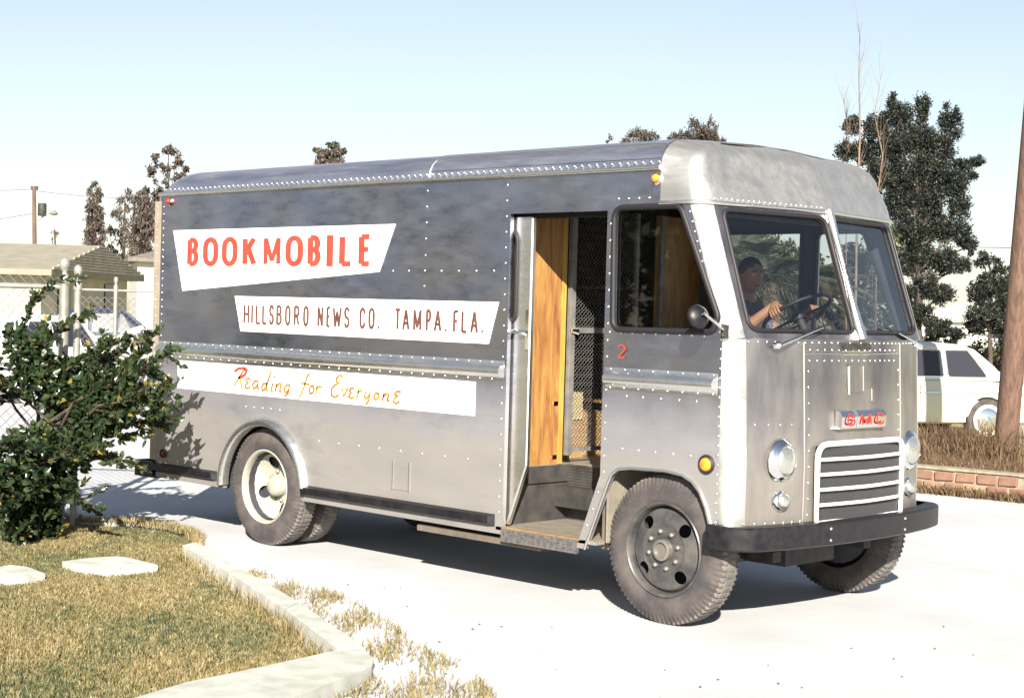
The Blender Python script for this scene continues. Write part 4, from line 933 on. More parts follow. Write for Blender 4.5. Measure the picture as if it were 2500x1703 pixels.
# ================================================================== foliage helpers
def leaf_quads(C, size, aspect=.5, droop=None, jit=.5):
    n = len(C); d = rng.normal(0, 1, (n, 3)); d /= np.linalg.norm(d, axis=1)[:, None]
    if droop is not None: d = d*jit+np.array(droop); d /= np.linalg.norm(d, axis=1)[:, None]
    a = rng.normal(0, 1, (n, 3)); s = np.cross(d, a); s /= (np.linalg.norm(s, axis=1)[:, None]+1e-9)
    L_ = size*rng.uniform(.6, 1.35, n)[:, None]; Wd = L_*aspect
    V = np.stack([C, C+d*L_*.5+s*Wd*.5, C+d*L_, C+d*L_*.5-s*Wd*.5], 1).reshape(-1, 3)
    b = np.arange(n)*4; return V, np.stack([b, b+1, b+2, b+3], 1)
MUL = 1.0
def blob_points(blobs, per, shell=.55):   # blobs: (center, (rx,ry,rz)) ; volume fill biased outward, clumped
    out = []
    for c, r in blobs:
        r = np.array(r, float); n = max(8, int(per*float(np.prod(r))**(2/3)))
        k = max(4, n//40)
        d = rng.normal(0, 1, (k, 3)); d /= np.linalg.norm(d, axis=1)[:, None]; rad = rng.uniform(shell, 1.0, k)**.7
        cl = d*rad[:, None]*r; i = rng.integers(0, k, n)
        out.append(np.array(c)+cl[i]+rng.normal(0, 1, (n, 3))*r*.15)
    return np.concatenate(out)
def tree(name, label, base, blobs, per, leaf, mat, trunk_r=.12, trunk_top=None, bark='bark', group=None, aspect=.5, droop=None, jit=.6, limbs=True, cat='tree', shell=.5):
    base = Vector(base); t = thing(name, label, cat, base, group)
    top = Vector(trunk_top) if trunk_top else Vector(max(blobs, key=lambda b: b[0][2])[0])
    m = MB(); n = 7; pts = [base.lerp(top, i/n)+Vector((random.gauss(0, .02), random.gauss(0, .02), 0))*(top.z-base.z)*.12*(1 if i else 0) for i in range(n+1)]
    m.tube(pts, [trunk_r*(1-.8*i/n) for i in range(n+1)], 8)
    if limbs:
        for c, r in blobs:
            c = Vector(c); f = min(.95, max(.15, (c.z-base.z)/(top.z-base.z)*.75)); a = base.lerp(top, f)
            m.tube([a, a.lerp(c, .5)+Vector((0, 0, .1*(c-a).length)), c], [trunk_r*.4, trunk_r*.25, trunk_r*.1], 5)
    m.build('trunk', bark, t, 60)
    C = blob_points(blobs, per*MUL, shell); V, F = leaf_quads(C, leaf, aspect, droop, jit)
    mesh_np('crown', V, F, mat, t); return t
def pix_blobs(lst, D, sq=1.0, depth=None):   # (px,py,rx_px,rz_px) -> blobs at depth D
    k = D/FPX; out = []
    for px, py, rx, rz in lst:
        c = dp(px, py, D+random.uniform(-1, 1)*rx*k*.5); r_ = rx*k
        out.append((tuple(c), (r_, r_, rz*k)))
    return out
def base_at(px, D, z=-.1):
    p = dp(px, 850, D); return (p.x, p.y, z)

# ================================================================== the bush at the left
bush = thing('leafy_bush', 'large glossy green bush with yellow leaves at the left, branches reaching over the van tail', 'bush', tuple(gz(90, 1285, -.05)))
bb = gz(90, 1285, -.05)
BR = [((60, 900), (25, 760), (150, 680), 11.9), ((70, 930), (60, 830), (200, 775), 11.8), ((100, 960), (150, 890), (305, 832), 11.6), ((120, 960), (200, 920), (300, 860), 11.7), ((220, 960), (330, 900), (365, 815), 11.5),
      ((180, 980), (320, 920), (415, 850), 11.35), ((180, 990), (310, 960), (412, 940), 11.4), ((180, 1020), (300, 1020), (405, 1045), 11.5), ((120, 1060), (200, 1110), (316, 1132), 11.6), ((60, 1145), (140, 1110), (245, 1095), 11.5),
      ((40, 1000), (-20, 900), (-60, 800), 11.6), ((90, 1000), (20, 940), (-40, 900), 11.4), ((100, 1100), (40, 1080), (-40, 1100), 11.3), ((110, 1180), (60, 1220), (0, 1250), 11.4), ((120, 1180), (170, 1200), (215, 1240), 11.8),
      ((150, 1000), (220, 1000), (300, 985), 11.6), ((140, 960), (180, 900), (240, 880), 11.9), ((100, 940), (90, 880), (110, 830), 11.7), ((200, 1000), (280, 990), (390, 985), 11.5), ((160, 1050), (230, 1060), (330, 1060), 11.7),
      ((240, 990), (330, 975), (395, 962), 11.25), ((200, 960), (290, 930), (380, 900), 11.6), ((230, 1000), (320, 1010), (385, 1010), 11.3), ((120, 1220), (80, 1270), (40, 1300), 11.6), ((130, 1220), (150, 1290), (120, 1310), 11.9)]
m = MB(); LV = []
def bez(a, b, c, t): return a*(1-t)**2+b*2*t*(1-t)+c*t*t
trunk_top = [dp(120, 1100, 12.0), dp(90, 1050, 11.9), dp(170, 1080, 11.9)]
for q in trunk_top: m.tube([bb+Vector((random.gauss(0, .05), random.gauss(0, .05), 0)), (bb+q)/2+Vector((.05, 0, 0)), q], [.028, .022, .016], 6)
for (a, b, c, D) in BR:
    A, B_, C_ = dp(*a, D+.35), dp(*b, D+.1), dp(*c, D)
    m.tube([trunk_top[random.randrange(3)], A], [.014, .010], 5)
    m.tube([bez(A, B_, C_, t) for t in np.linspace(0, 1, 7)], [.010-.0012*i for i in range(7)], 5)
    for t in np.linspace(.1, 1, 26):
        p = bez(A, B_, C_, t); tg = (bez(A, B_, C_, min(1, t+.02))-bez(A, B_, C_, t-.02)).normalized()
        for s_ in (0, 1, 2):
            v = Vector((random.gauss(0, 1), random.gauss(0, 1), random.gauss(.35, .8))); d_ = (tg*.8+(v-tg*v.dot(tg)).normalized()*.75).normalized(); LV.append((p, d_, random.uniform(.04, .088), t))
        if random.random() < .5:   # side twig
            v = Vector((random.gauss(0, 1), random.gauss(0, 1), random.gauss(.2, .8))).normalized(); e = p+(tg*.6+v*.8).normalized()*random.uniform(.08, .2)
            m.tube([p, e], [.004, .002], 4)
            for tt in np.linspace(.25, 1, 6):
                for s_ in (0, 1):
                    v2 = Vector((random.gauss(0, 1), random.gauss(0, 1), random.gauss(.3, .8))); d_ = ((e-p).normalized()*.8+v2.normalized()*.8).normalized(); LV.append((p.lerp(e, tt), d_, random.uniform(.04, .07), t))
for px, py, rr, D, n in [(80, 900, 55, 11.9, 260), (150, 940, 60, 11.9, 380), (230, 965, 55, 11.8, 300), (160, 1010, 40, 12.0, 200), (225, 1025, 50, 11.8, 240), (320, 960, 34, 11.6, 80), (90, 1090, 55, 11.8, 240), (170, 1095, 55, 11.9, 280), (60, 1170, 45, 11.6, 160), (95, 1250, 50, 12.0, 260), (290, 1000, 45, 11.7, 110), (40, 830, 30, 12, 60), (50, 1290, 40, 11.8, 200), (-50, 900, 40, 11.5, 120), (-30, 1150, 60, 11.4, 250), (30, 1230, 45, 11.7, 240), (130, 1170, 50, 12.0, 240)]:
    for _ in range(int(n*2.9)):
        r_ = rr*D/FPX; v = Vector((random.gauss(0, 1), random.gauss(0, 1), random.gauss(0, 1))).normalized()*random.random()**.4*r_*1.1
        LV.append((dp(px, py, D)+v, Vector((random.gauss(0, 1), random.gauss(0, 1), random.gauss(.3, .8))).normalized(), random.uniform(.03, .082), 0))
m.build('branches', 'bark', bush, 60)
LT = [(0, 0, 0), (.28, .34, .05), (.6, .30, .06), (1, 0, -.06), (.6, -.30, .06), (.28, -.34, .05), (.5, 0, -.04)]; LF = [(0, 1, 6), (1, 2, 6), (2, 3, 6), (3, 4, 6), (4, 5, 6), (5, 0, 6)]
lv = np.array(LT)*np.array([1, .85, 1])
lm = []
for mt in ('bush_leaf', 'bush_leaf_yellow'):
    me = bpy.data.meshes.new('leaf'); me.from_pydata([tuple(x) for x in lv], [], LF); me.materials.append(MATS[mt]); lm.append(me)
def frame(d_):
    v = Vector((random.gauss(0, 1), random.gauss(0, 1), random.gauss(0, .6)+1.0)); y = v.cross(d_); y = y.normalized() if y.length > 1e-4 else d_.orthogonal().normalized(); return d_, y, d_.cross(y)
front = sorted(range(len(LV)), key=lambda i: -LV[i][3]+random.random()*.3)[:260]; fs_ = set(front)
Vs, Fs, Ms = [], [], []; nb = 0
for i, (p, d_, L_, t) in enumerate(LV):
    x, y, z = frame(d_); yel = random.random() < (.07 if t > .5 else .02)
    Mx = np.array([x, y, z]).T*L_
    if i in fs_:
        o = bpy.data.objects.new('leaf', lm[1 if yel else 0]); col.objects.link(o); o.parent = bush
        Mm = Matrix((x, y, z)).transposed().to_4x4()*1.0; o.matrix_local = Matrix.Translation(p-bb) @ Mm @ Matrix.Scale(L_, 4)
        continue
    Vs.append(lv @ Mx.T+np.array(p)); Fs.append(np.array(LF)+nb); Ms += [1 if yel else 0]*6; nb += 7
mesh_np('foliage', np.concatenate(Vs), np.concatenate(Fs), ['bush_leaf', 'bush_leaf_yellow'], bush, 'stuff', Ms)

# ================================================================== chain link fences
def chain(name, label, A, Bv, h, pitch, wr, posts, rail_z, topsel=.06, caps=False):
    A, Bv = Vector(A), Vector(Bv); L_ = (Bv-A).length; u = (Bv-A)/L_
    f = thing(name, label, 'fence', tuple(A))
    m = MB(); n = int(L_/pitch)
    for i in range(n):
        pts = []; z = .02; j = 0
        while z < h: 
            pts.append(A+u*(i*pitch+(pitch*.52 if (j+i) % 2 else -pitch*.52)+pitch/2)+Vector((0, 0, z))+u.cross(Vector((0, 0, 1)))*(.003 if j % 2 else -.003)); z += pitch; j += 1
        m.tube(pts, wr, 3, cap=False)
    m.build('wire_mesh', 'wire', f, kind='stuff')
    m = MB(); m.tube([A+Vector((0, 0, rail_z)), Bv+Vector((0, 0, rail_z))], .021, 8); m.build('top_rail', 'galv', f, 60)
    for d_, r_, zt in posts:
        p = A+u*d_; m = MB(); m.tube([p+Vector((0, 0, -.1)), p+Vector((0, 0, zt))], r_, 12); po = m.build('post', 'galv', f, 60)
        if r_ > .03:
            m = MB(); m.lathe([(r_*1.15, zt-.06), (r_*1.15, zt), (r_*.7, zt+.02), (r_*.45, zt+.04), (r_*.95, zt+.07), (r_*1.1, zt+.105), (r_*.9, zt+.14), (.001, zt+.155)], p, (0, 0, 1), 16); m.build('ball_cap', 'galv', po, 60)
            for zb in (.3, 1.0, 1.55):
                m = MB(); m.lathe([(r_*1.12, zb), (r_*1.12, zb+.03)], p, (0, 0, 1), 12); m.build('band', 'galv', po)
        else:
            m = MB(); m.lathe([(r_*1.6, zt-.10), (r_*1.6, zt-.05), (r_*1.0, zt-.02), (r_*.6, zt+.03), (.001, zt+.05)], p, (0, 0, 1), 10); m.build('post_cap', 'galv', po, 60)
    return f
pA = gz(146, 1258); pB = gz(178, 1264)
chain('chain_link_fence', 'near chain link fence with thick ball topped gate post, running off left behind the bush', (pA.x, pA.y, 0), (pA.x-RH.x*3.2+FH.x*.3, pA.y-RH.y*3.2+FH.y*.3, 0), 1.95, .042, .0036, [(0, .040, 1.90), (2.4, .022, 1.86)], 1.82)
m = MB(); m.tube([(pB.x, pB.y, -.1), (pB.x, pB.y, 1.86)], .028, 12); gp = tag(m.build('gate_post', 'galv', None, 60), 'slimmer pale ball topped steel gate post right of the thick post', 'post'); ROOTLOC[gp.name] = Vector((0, 0, 0))
m = MB(); m.lathe([(.034, 1.80), (.034, 1.86), (.02, 1.88), (.014, 1.90), (.030, 1.925), (.036, 1.955), (.028, 1.985), (.001, 2.0)], (pB.x, pB.y, 0), (0, 0, 1), 16); m.build('ball_cap', 'galv', gp, 60)
fa = dp(190, 850, 26); fb = dp(620, 850, 27)
chain('chain_link_fence', 'far chain link fence behind the bush, in front of the parked white car', (fa.x, fa.y, -.05), (fb.x, fb.y, -.05), 1.86, .058, .0055, [(0.0, .03, 1.88), (.58, .034, 2.0), (2.6, .034, 2.0)], 1.93)

# ================================================================== cars
def car(name, label, loc, rz, paint, roofp, group=None, h=1.45):
    t = thing(name, label, 'car', (0, 0, 0), group); k = h/1.52
    xs = [-2.50, -2.42, -2.2, -1.8, -1.4, -.6, .3, 1.1, 1.7, 2.1, 2.35, 2.46]
    zt = [.62, .80, .90, .95, .97, .98, .98, 1.0, .98, .95, .88, .70]; hw = [.62, .76, .84, .88, .90, .92, .92, .91, .88, .83, .74, .6]
    m = MB(); rows = []
    for x, z, w_ in zip(xs, zt, hw):
        sec_ = [(.70*w_/.9, .26), (w_*.97, .30), (w_, .45), (w_*.995, .62), (w_*.97, .78), (w_*.92, z-.05), (w_*.80, z-.005), (w_*.45, z+.02), (0, z+.03)]
        full = [(y, zz) for y, zz in sec_]+[(-y, zz) for y, zz in sec_[-2::-1]]
        rows.append([(x, y, zz*k) for y, zz in full])
    m.grid(rows); m.add(rows[0], [tuple(range(len(rows[0])))]); m.add(rows[-1], [tuple(range(len(rows[-1])))])
    bd = m.build('body', paint, t, 40)
    zb, zr = .975*k, 1.52*k
    def ring(x0, x1, w_, z, rc): return [(x, y, z) for x, y in rounded([(x1, -w_), (x1, w_), (x0, w_), (x0, -w_)], rc, 5)]
    rings = [ring(-1.45, 1.02, .82, zb-.03, .16), ring(-1.28, .80, .749, zb+.18, .18), ring(-1.10, .58, .695, zb+.34, .2), ring(-.98, .42, .66, zr-.10, .22), ring(-.80, .22, .56, zr-.03, .25), ring(-.45, -.05, .25, zr, .15)]
    m = MB(); m.grid(rings, True); m.add(rings[-1], [tuple(range(len(rings[-1])))]); rf = m.build('roof', roofp, t, 45)
    def yat(z): return float(np.interp(z, [zb-.03, zb+.18, zb+.34, zr-.10], [.82, .749, .695, .66]))
    for s_ in (-1, 1):
        for poly in ([(-1.06, zb+.02), (-.40, zb+.02), (-.40, zr-.12), (-.78, zr-.12), (-.90, zb+.27)], [(-.32, zb+.02), (.24, zb+.02), (.24, zr-.12), (-.32, zr-.12)], [(.28, zb+.02), (.62, zb+.02), (.36, zr-.13), (.28, zr-.12)]):
            m = MB(); pp = rounded(poly, .03, 3); m.add([(x, s_*(yat(z)+.006), z) for x, z in pp], [tuple(range(len(pp)))]); m.build('window', 'window_dark', rf)
            g = MB(); g.tube([(x, s_*(yat(z)+.008), z) for x, z in pp], .008, 4, closed=True); g.build('window_trim', 'chrome', rf)
        for cx in (-1.45, 1.52):
            m = MB(); m.lathe([(.36, .0), (.36, .008), (.001, .008)], (cx, s_*.888, .34), (0, s_, 0), 24); m.build('wheel_opening', 'void_black', t)
            m = MB(); m.lathe([(.20, .02), (.24, .03), (.31, .03), (.335, .0), (.335, -.15)], (cx, s_*.895, .335), (0, s_, 0), 24); wl_ = m.build('wheel', 'tyre_wall', t, 50)
            m = MB(); m.lathe([(.245, .032), (.19, .034)], (cx, s_*.895, .335), (0, s_, 0), 24); m.build('white_wall', 'whitewall', wl_)
            m = MB(); m.lathe([(.19, .03), (.15, .045), (.08, .04), (.001, .06)], (cx, s_*.895, .335), (0, s_, 0), 20); m.build('hub_cap', 'chrome', wl_, 60)
        m = MB(); m.tube([(-2.2, s_*.86, .74*k), (-1.4, s_*.905, .76*k), (-.2, s_*.915, .75*k), (.62, s_*.91, .69*k), (.9, s_*.91, .655*k)], .012, 5); m.build('side_trim', 'chrome', bd)
        m = MB(); m.tube([(.45, s_*.912, .71*k), (.75, s_*.912, .765*k), (1.4, s_*.905, .775*k), (2.2, s_*.82, .77*k)], .012, 5); m.build('side_trim', 'chrome', bd)
        m = MB(); m.tube([(.02, s_*.90, .88*k), (.22, s_*.90, .88*k)], .012, 5); m.build('door_handle', 'chrome', bd)
        for xx in (-.31, .55):
            m = MB(); m.tube([(xx, s_*.90, .92*k), (xx, s_*.922, .62*k), (xx+.02, s_*.918, .34)], .004, 4); m.build('door_gap', 'void_black', bd)
        m = MB(); m.lathe([(.09, 0), (.09, .03), (.001, .05)], (2.36, s_*.58, .72*k), (1, 0, 0), 16); m.build('headlamp', 'lens_glass', t, 60)
        m = MB(); m.lathe([(.06, 0), (.05, .04), (.001, .06)], (-2.44, s_*.62, .72*k), (-1, 0, 0), 14); m.build('tail_lamp', 'red_lens', t, 60)
    for xa, xb_, nm in ((-1.37, -.97, 'rear_window'), (.90, .41, 'windscreen')):
        m = MB(); sg = 1 if xa > 0 else -1; m.add([(xa+sg*.012, -.62, zb+.06), (xa+sg*.012, .62, zb+.06), (xb_+sg*.012, .46, zr-.12), (xb_+sg*.012, -.46, zr-.12)], [(0, 1, 2, 3)]); m.build(nm, 'window_dark', rf)
    for x0, sg in ((2.52, 1), (-2.56, -1)):
        m = MB(); m.tube([(x0-sg*.25, -.88, .45), (x0-sg*.03, -.7, .45), (x0, 0, .45), (x0-sg*.03, .7, .45), (x0-sg*.25, .88, .45)], .06, 8); m.build('bumper', 'chrome', t, 60)
    rf.location.x -= .42   # cabin set back over the rear axle
    t.location = loc; t.rotation_euler = (0, 0, rz); return t
fw = gz(2408, 1078, -.1); a0 = math.atan2(RH.y, RH.x)+.22; ang = a0+math.pi
cdir = Vector((math.cos(ang), math.sin(ang), 0)); cc = fw+cdir*1.45+Vector((-math.sin(a0), math.cos(a0), 0))*.9
car('parked_car', 'cream sedan with white roof parked beyond the brick edging behind the pole', (cc.x, cc.y, -.1), ang, 'car_cream', 'car_white', h=1.52)
ang = math.atan2(RH.y, RH.x)+.06
p = dp(330, 850, 31); car('parked_car', 'white sedan parked behind the far chain link fence at the left', (p.x, p.y, -.1), ang+.25+math.pi, 'car_white', 'car_white', h=1.40)
p = dp(130, 850, 28); car('parked_car', 'second white car at the far left, seen through the near fence and bush', (p.x, p.y, -.1), ang+1.0, 'car_white', 'car_white', h=1.55)
p = dp(310, 850, 38); car('parked_car', 'dark navy car behind the white sedan at the left', (p.x, p.y, -.1), ang+.1, 'car_navy', 'car_navy', h=1.62)

# ================================================================== houses
def ubox(mb, o, e1, e2, a0, a1, b0, b1, z0, z1):
    P_ = [o+e1*a+e2*b+Vector((0, 0, z)) for a in (a0, a1) for b in (b0, b1) for z in (z0, z1)]
    mb.add(P_, [(0, 1, 3, 2), (4, 6, 7, 5), (0, 4, 5, 1), (2, 3, 7, 6), (0, 2, 6, 4), (1, 5, 7, 3)])
surf('siding', (.24, .22, .19), (.32, .30, .26), rough=.9, scale=3)
def house(name, label, o, e1, e2, La, Lb, eave, ridge, wallm, roofm, wins, over=.5, hip=True, courses=True):
    o = Vector((o[0], o[1], 0)); t = thing(name, label, 'house', (o.x, o.y, -.1))
    m = MB(); ubox(m, o, e1, e2, over, La-over, over, Lb-over, -.1, eave); m.build('wall', wallm, t)
    hp = Lb/2 if hip else 0.0
    zc = lambda z: Vector((0, 0, z))
    A, B_, C_, D_ = o+zc(eave), o+e1*La+zc(eave), o+e1*La+e2*Lb+zc(eave), o+e2*Lb+zc(eave)
    r0, r1 = o+e1*hp+e2*Lb/2+zc(ridge), o+e1*(La-hp)+e2*Lb/2+zc(ridge)
    m = MB(); m.add([A, B_, C_, D_, r0, r1], [(0, 1, 5, 4), (2, 3, 4, 5), (3, 0, 4), (1, 2, 5)])
    fz = [p_-zc(.18) for p_ in (A, B_, C_, D_)]
    m.add([A, B_, C_, D_]+fz, [(0, 1, 5, 4), (1, 2, 6, 5), (2, 3, 7, 6), (3, 0, 4, 7), (4, 5, 6, 7)])
    rf = m.build('roof', roofm, t)
    if courses:
        for i in range(0, 10):
            f = .02+i/10.3; a, b = D_.lerp(r0, f)+e1*.35, A.lerp(r0, f)+e1*.35; dd = (b-a)/2
            m = MB(); m.obox((a+b)/2-e1*.36+zc(.035), dd, e1*.03, zc(.034)); m.build('siding_board', 'siding', rf)
    for (face, a, b, z0, z1) in wins:
        m = MB(); g = MB()
        if face == 'e2':   # on the b axis wall at a=over, facing -e1
            ubox(m, o, e1, e2, over-.05, over+.02, a, b, z0, z1); ubox(g, o, e1, e2, over-.08, over-.05, a-.06, b+.06, z0-.08, z0)
        else:
            ubox(m, o, e1, e2, a, b, over-.05, over+.02, z0, z1); ubox(g, o, e1, e2, a-.06, b+.06, over-.08, over-.05, z0-.08, z0)
        w_ = m.build('window', 'window_dark', t); g.build('sill', wallm, w_)
    return t
e2 = (RH*.06+FH*.998).normalized(); e1 = (-RH*.998+FH*.06).normalized()
n1 = dp(126, 658, 50)
house('hip_roof_house', 'low cream house with tan hip roof beyond the left fence', n1, e1, e2, 20, 10, n1.z, n1.z+.95, 'stucco', 'roof_tan', [('e2', 6.8, 8.3, 1.35, 2.25), ('e1', 2.2, 3.2, 1.3, 2.2), ('e1', 6, 7.5, 1.2, 2.2), ('e2', 2, 3.2, 1.2, 2.1)], hip=False)
n2 = dp(312, 628, 78)
house('white_house', 'small white house with brown roof just left of the van tail', n2, (RH*.96+FH*.28).normalized(), (FH*.96-RH*.28).normalized(), 9, 8, n2.z, n2.z+1.2, 'stucco_white', 'roof_grey', [('e1', 2.0, 2.9, 1.3, 2.9), ('e1', 4.6, 5.6, 1.3, 2.9)], courses=False)
n3 = dp(2215, 790, 92)
e1r = (RH*.30+FH*.95).normalized(); e2r = (RH*.95-FH*.30).normalized()
house('gable_house', 'far white gabled house behind the cream sedan at the right', n3, e1r, e2r, 10, 6.6, 1.95, 2.95, 'stucco_white', 'stucco_white', [('e2', 1.0, 1.9, .9, 1.7), ('e2', 4.6, 5.6, .9, 1.7)], over=.35, hip=False, courses=False)

# ================================================================== utility poles
def upole(name, label, base, top, r0, r1, extras):
    t = thing(name, label, 'pole', base); m = MB(); b, tp = Vector(base), Vector(top)
    m.tube([b.lerp(tp, i/6) for i in range(7)], [r0+(r1-r0)*i/6 for i in range(7)], 16); m.build('shaft', 'pole_wood', t, 60); extras and extras(t, b, tp); return t
D = 105
def ex_left(t, b, tp):
    c = dp(103, 512, D); m = MB(); m.lathe([(.001, -.42), (.26, -.40), (.28, -.36), (.28, .36), (.24, .42), (.001, .44)], c, (0, 0, 1), 16); m.build('transformer', 'dark_metal', t, 50)
    m = MB(); m.tube([dp(91, 540, D), dp(110, 524, D), dp(128, 518, D)], .05, 6); ar = m.build('lamp_arm', 'galv', t, 60)
    e = dp(132, 519, D); m = MB(); m.lathe([(.08, .18), (.14, .1), (.28, -.05), (.22, -.14), (.001, -.2)], e, (0, 0, 1), 12); m.build('lamp_head', 'galv', ar, 60)
    m = MB(); e = dp(84, 459, D); m.obox(e, RH*.22, FH*.1, (0, 0, .12)); m.build('pole_top_bracket', 'dark_metal', t)
    for (q, r_) in (((84, 462), (-400, 455)), ((88, 520), (-400, 575)), ((88, 466), (420, 480))):
        a_, b_ = dp(*q, D), dp(*r_, D+20); mid = (a_+b_)/2-Vector((0, 0, .5)); m = MB(); m.tube([bez(a_, mid, b_, u_) for u_ in np.linspace(0, 1, 9)], .018, 4); m.build('cable', 'dark_metal', t)
b0 = dp(90, 620, D); upole('utility_pole', 'wooden utility pole with transformer and lamp arm above the left house', (b0.x, b0.y, -.1), tuple(dp(83, 455, D)), .17, .12, ex_left)
pb = gz(2452, 1128, -.1); up = dp(2500, 560, 20.6); dv = (up-pb).normalized(); tp2 = pb+dv*8.5
upole('utility_pole', 'leaning brown utility pole at the right edge in front of the cream sedan', tuple(pb), tuple(tp2), .155, .11, None)
a_, b_ = dp(2330, 606, 60), dp(2520, 612, 40)
m = MB(); m.tube([dp(2100, 590, 80), dp(2330, 603, 60), dp(2600, 606, 35)], .012, 4); tag(m.build('overhead_wire', 'dark_metal'), 'thin overhead wire crossing behind the right hand pole', 'cable')

# ================================================================== brick edging and the bed behind it
bl = thing('brick_edging', 'low rough brick edging wall along the drive at the right', 'wall', (3.0, 7.6, 0))
A0, A1 = Vector((-1.2, 7.28, 0)), Vector((6.2, 7.99, 0)); dirb = (A1-A0).normalized(); nb_ = Vector((-dirb.y, dirb.x, 0)); Lb = (A1-A0).length
m = MB(); P_ = [A0, A1]; c = (A0+A1)/2+nb_*.085+Vector((0, 0, .06)); m.obox(c, dirb*Lb/2, nb_*.07, Vector((0, 0, .185))); m.build('mortar_core', 'mortar', bl)
brick_me = []
for v_ in range(5):
    mm = MB(); j = [random.uniform(.92, 1.05) for _ in range(24)]; vs = []
    for i, (x, y, z) in enumerate([(a, b, c_) for a in (-1, 1) for b in (-1, 1) for c_ in (-1, 1)]): vs.append((x*.10*j[i], y*.055*j[i+8], z*.046*j[i+16]))
    me = bpy.data.meshes.new('brick'); me.from_pydata(vs, [], [(0, 1, 3, 2), (4, 6, 7, 5), (0, 4, 5, 1), (2, 3, 7, 6), (0, 2, 6, 4), (1, 5, 7, 3)])
    import bmesh
    bm = bmesh.new(); bm.from_mesh(me); bmesh.ops.bevel(bm, geom=bm.edges[:], offset=.010, segments=1, affect='EDGES'); bm.to_mesh(me); bm.free()
    me.materials.append(MATS['brick']); brick_me.append(me)
for row in range(4):
    x = .05+(.11 if row % 2 else 0); z = -.075+row*.104
    if row == 3: continue
    while x < Lb-.1:
        if not (row == 0 and random.random() < .5) and random.random() > .05:
            o = bpy.data.objects.new('brick', random.choice(brick_me)); col.objects.link(o); o.parent = bl
            q = A0+dirb*x+nb_*(.05+random.gauss(0, .006))+Vector((0, 0, z+.05)); o.location = q-Vector((3.0, 7.6, 0)); o.rotation_euler = (random.gauss(0, .02), random.gauss(0, .02), math.atan2(dirb.y, dirb.x)+random.gauss(0, .03))
        x += .222
for i in range(34):
    q = A0+dirb*(.1+i*.22)+nb_*.10+Vector((0, 0, .258)); m = MB(); m.obox(q, dirb*.112, nb_*.11, Vector((0, 0, .012+random.uniform(-.004, .004)))); m.build('coping', 'mortar', bl)
bed = [(A0+nb_*.15), (A1+nb_*.15), (A1+nb_*4.2), (A0+nb_*4.2)]
NX, NY = 40, 16
def bedz(u_, v_): return .20*max(0, 1-v_*1.05)+.03*math.sin(u_*40)+.03*math.sin(u_*23+v_*19)-.03
m = MB(); m.grid([[bed[0].lerp(bed[1], i/NX).lerp(bed[3].lerp(bed[2], i/NX), j/NY)+Vector((0, 0, bedz(i/NX, j/NY))) for i in range(NX+1)] for j in range(NY+1)]); o = m.build('planting_bed', 'soil', None, 60); o['kind'] = 'structure'
n = 22000; U, Vv = rng.random(n), rng.random(n)**1.3
Pq = np.array([bed[0].lerp(bed[1], a).lerp(bed[3].lerp(bed[2], a), b)[:] for a, b in zip(U, Vv)])
zq = np.array([bedz(a, b) for a, b in zip(U, Vv)])
hmul = (.6+.6*(np.sin(U*37)*np.sin(Vv*9+U*11)+.4))
blades('dry_brush', Pq[:, :2], .03, .15, .005, 'dry_weed', zq, label='dry reddish brown weeds and brush in the bed behind the brick edging', cat='weeds', lean=1.1)
n = 4500; U, Vv = rng.random(n), np.abs(rng.normal(0, .05, n)); Pq = np.array([(A0.lerp(A1, a)-nb_*(b+.01))[:] for a, b in zip(U, Vv)])
blades('edging_weeds', Pq[:, :2], .04, .14, .006, 'dry_weed', .0, label='dry weeds at the foot of the brick edging along the drive', cat='weeds', lean=1.0)
# brush around the pole foot
pbv = Vector((pb.x, pb.y, 0)); q = rng.normal(0, .45, (1800, 2))+np.array([pbv.x-.5*RH.x, pbv.y-.5*RH.y])
blades('pole_brush', q, .15, .55, .006, 'dry_weed', -.05, label='tall dry brush round the foot of the right hand pole', cat='weeds', lean=.8)

# ================================================================== trees
def mtree(px, D, blobs, label, mat='moss', leaf=.5, per=420, group='moss hung trees behind the left house', tr=.2, name='moss_tree', aspect=.35, jit=.7, droop=(0, 0, -1.0)):
    return tree(name, label, base_at(px, D), pix_blobs(blobs, D), per, leaf, mat, tr, group=group, aspect=aspect, droop=droop, jit=jit)
mtree(230, 95, [(230, 470, 16, 30), (228, 520, 24, 40), (232, 570, 26, 40), (225, 620, 26, 40)], 'narrow moss hung cypress standing clear left of the group', per=2600, leaf=.24)
mtree(300, 100, [(305, 490, 22, 30), (290, 545, 24, 40), (300, 600, 30, 45)], 'thin middle moss hung tree, palest of the left group', per=1100, leaf=.22)
mtree(350, 96, [(345, 500, 26, 40), (350, 560, 32, 45), (345, 610, 30, 40), (375, 530, 22, 45)], 'broad moss hung tree beside the van tail', per=2400, leaf=.24)
tree('moss_tree', 'taller wispy crowned tree rising above the van rear corner', base_at(412, 100), pix_blobs([(412, 372, 17, 16), (388, 388, 15, 16), (432, 395, 16, 18), (374, 425, 14, 22), (408, 415, 14, 18), (452, 420, 16, 10), (440, 435, 18, 10), (396, 455, 16, 18), (370, 470, 16, 26), (385, 500, 16, 30), (360, 520, 14, 30), (380, 560, 18, 34)], 100), 1500, .19, 'moss', .10, group='moss hung trees behind the left house')
mtree(137, 100, [(134, 565, 7, 22), (140, 600, 8, 25)], 'small dead spire of a tree right of the left utility pole', per=260, leaf=.4)
mtree(803, 110, [(800, 395, 28, 24), (790, 380, 20, 22), (820, 385, 20, 24), (800, 440, 30, 30), (790, 490, 30, 40), (815, 540, 30, 45), (800, 600, 32, 50)], 'moss hung tree top showing above the middle of the van roof', per=2400, leaf=.24, group='tree tops above the van roof')
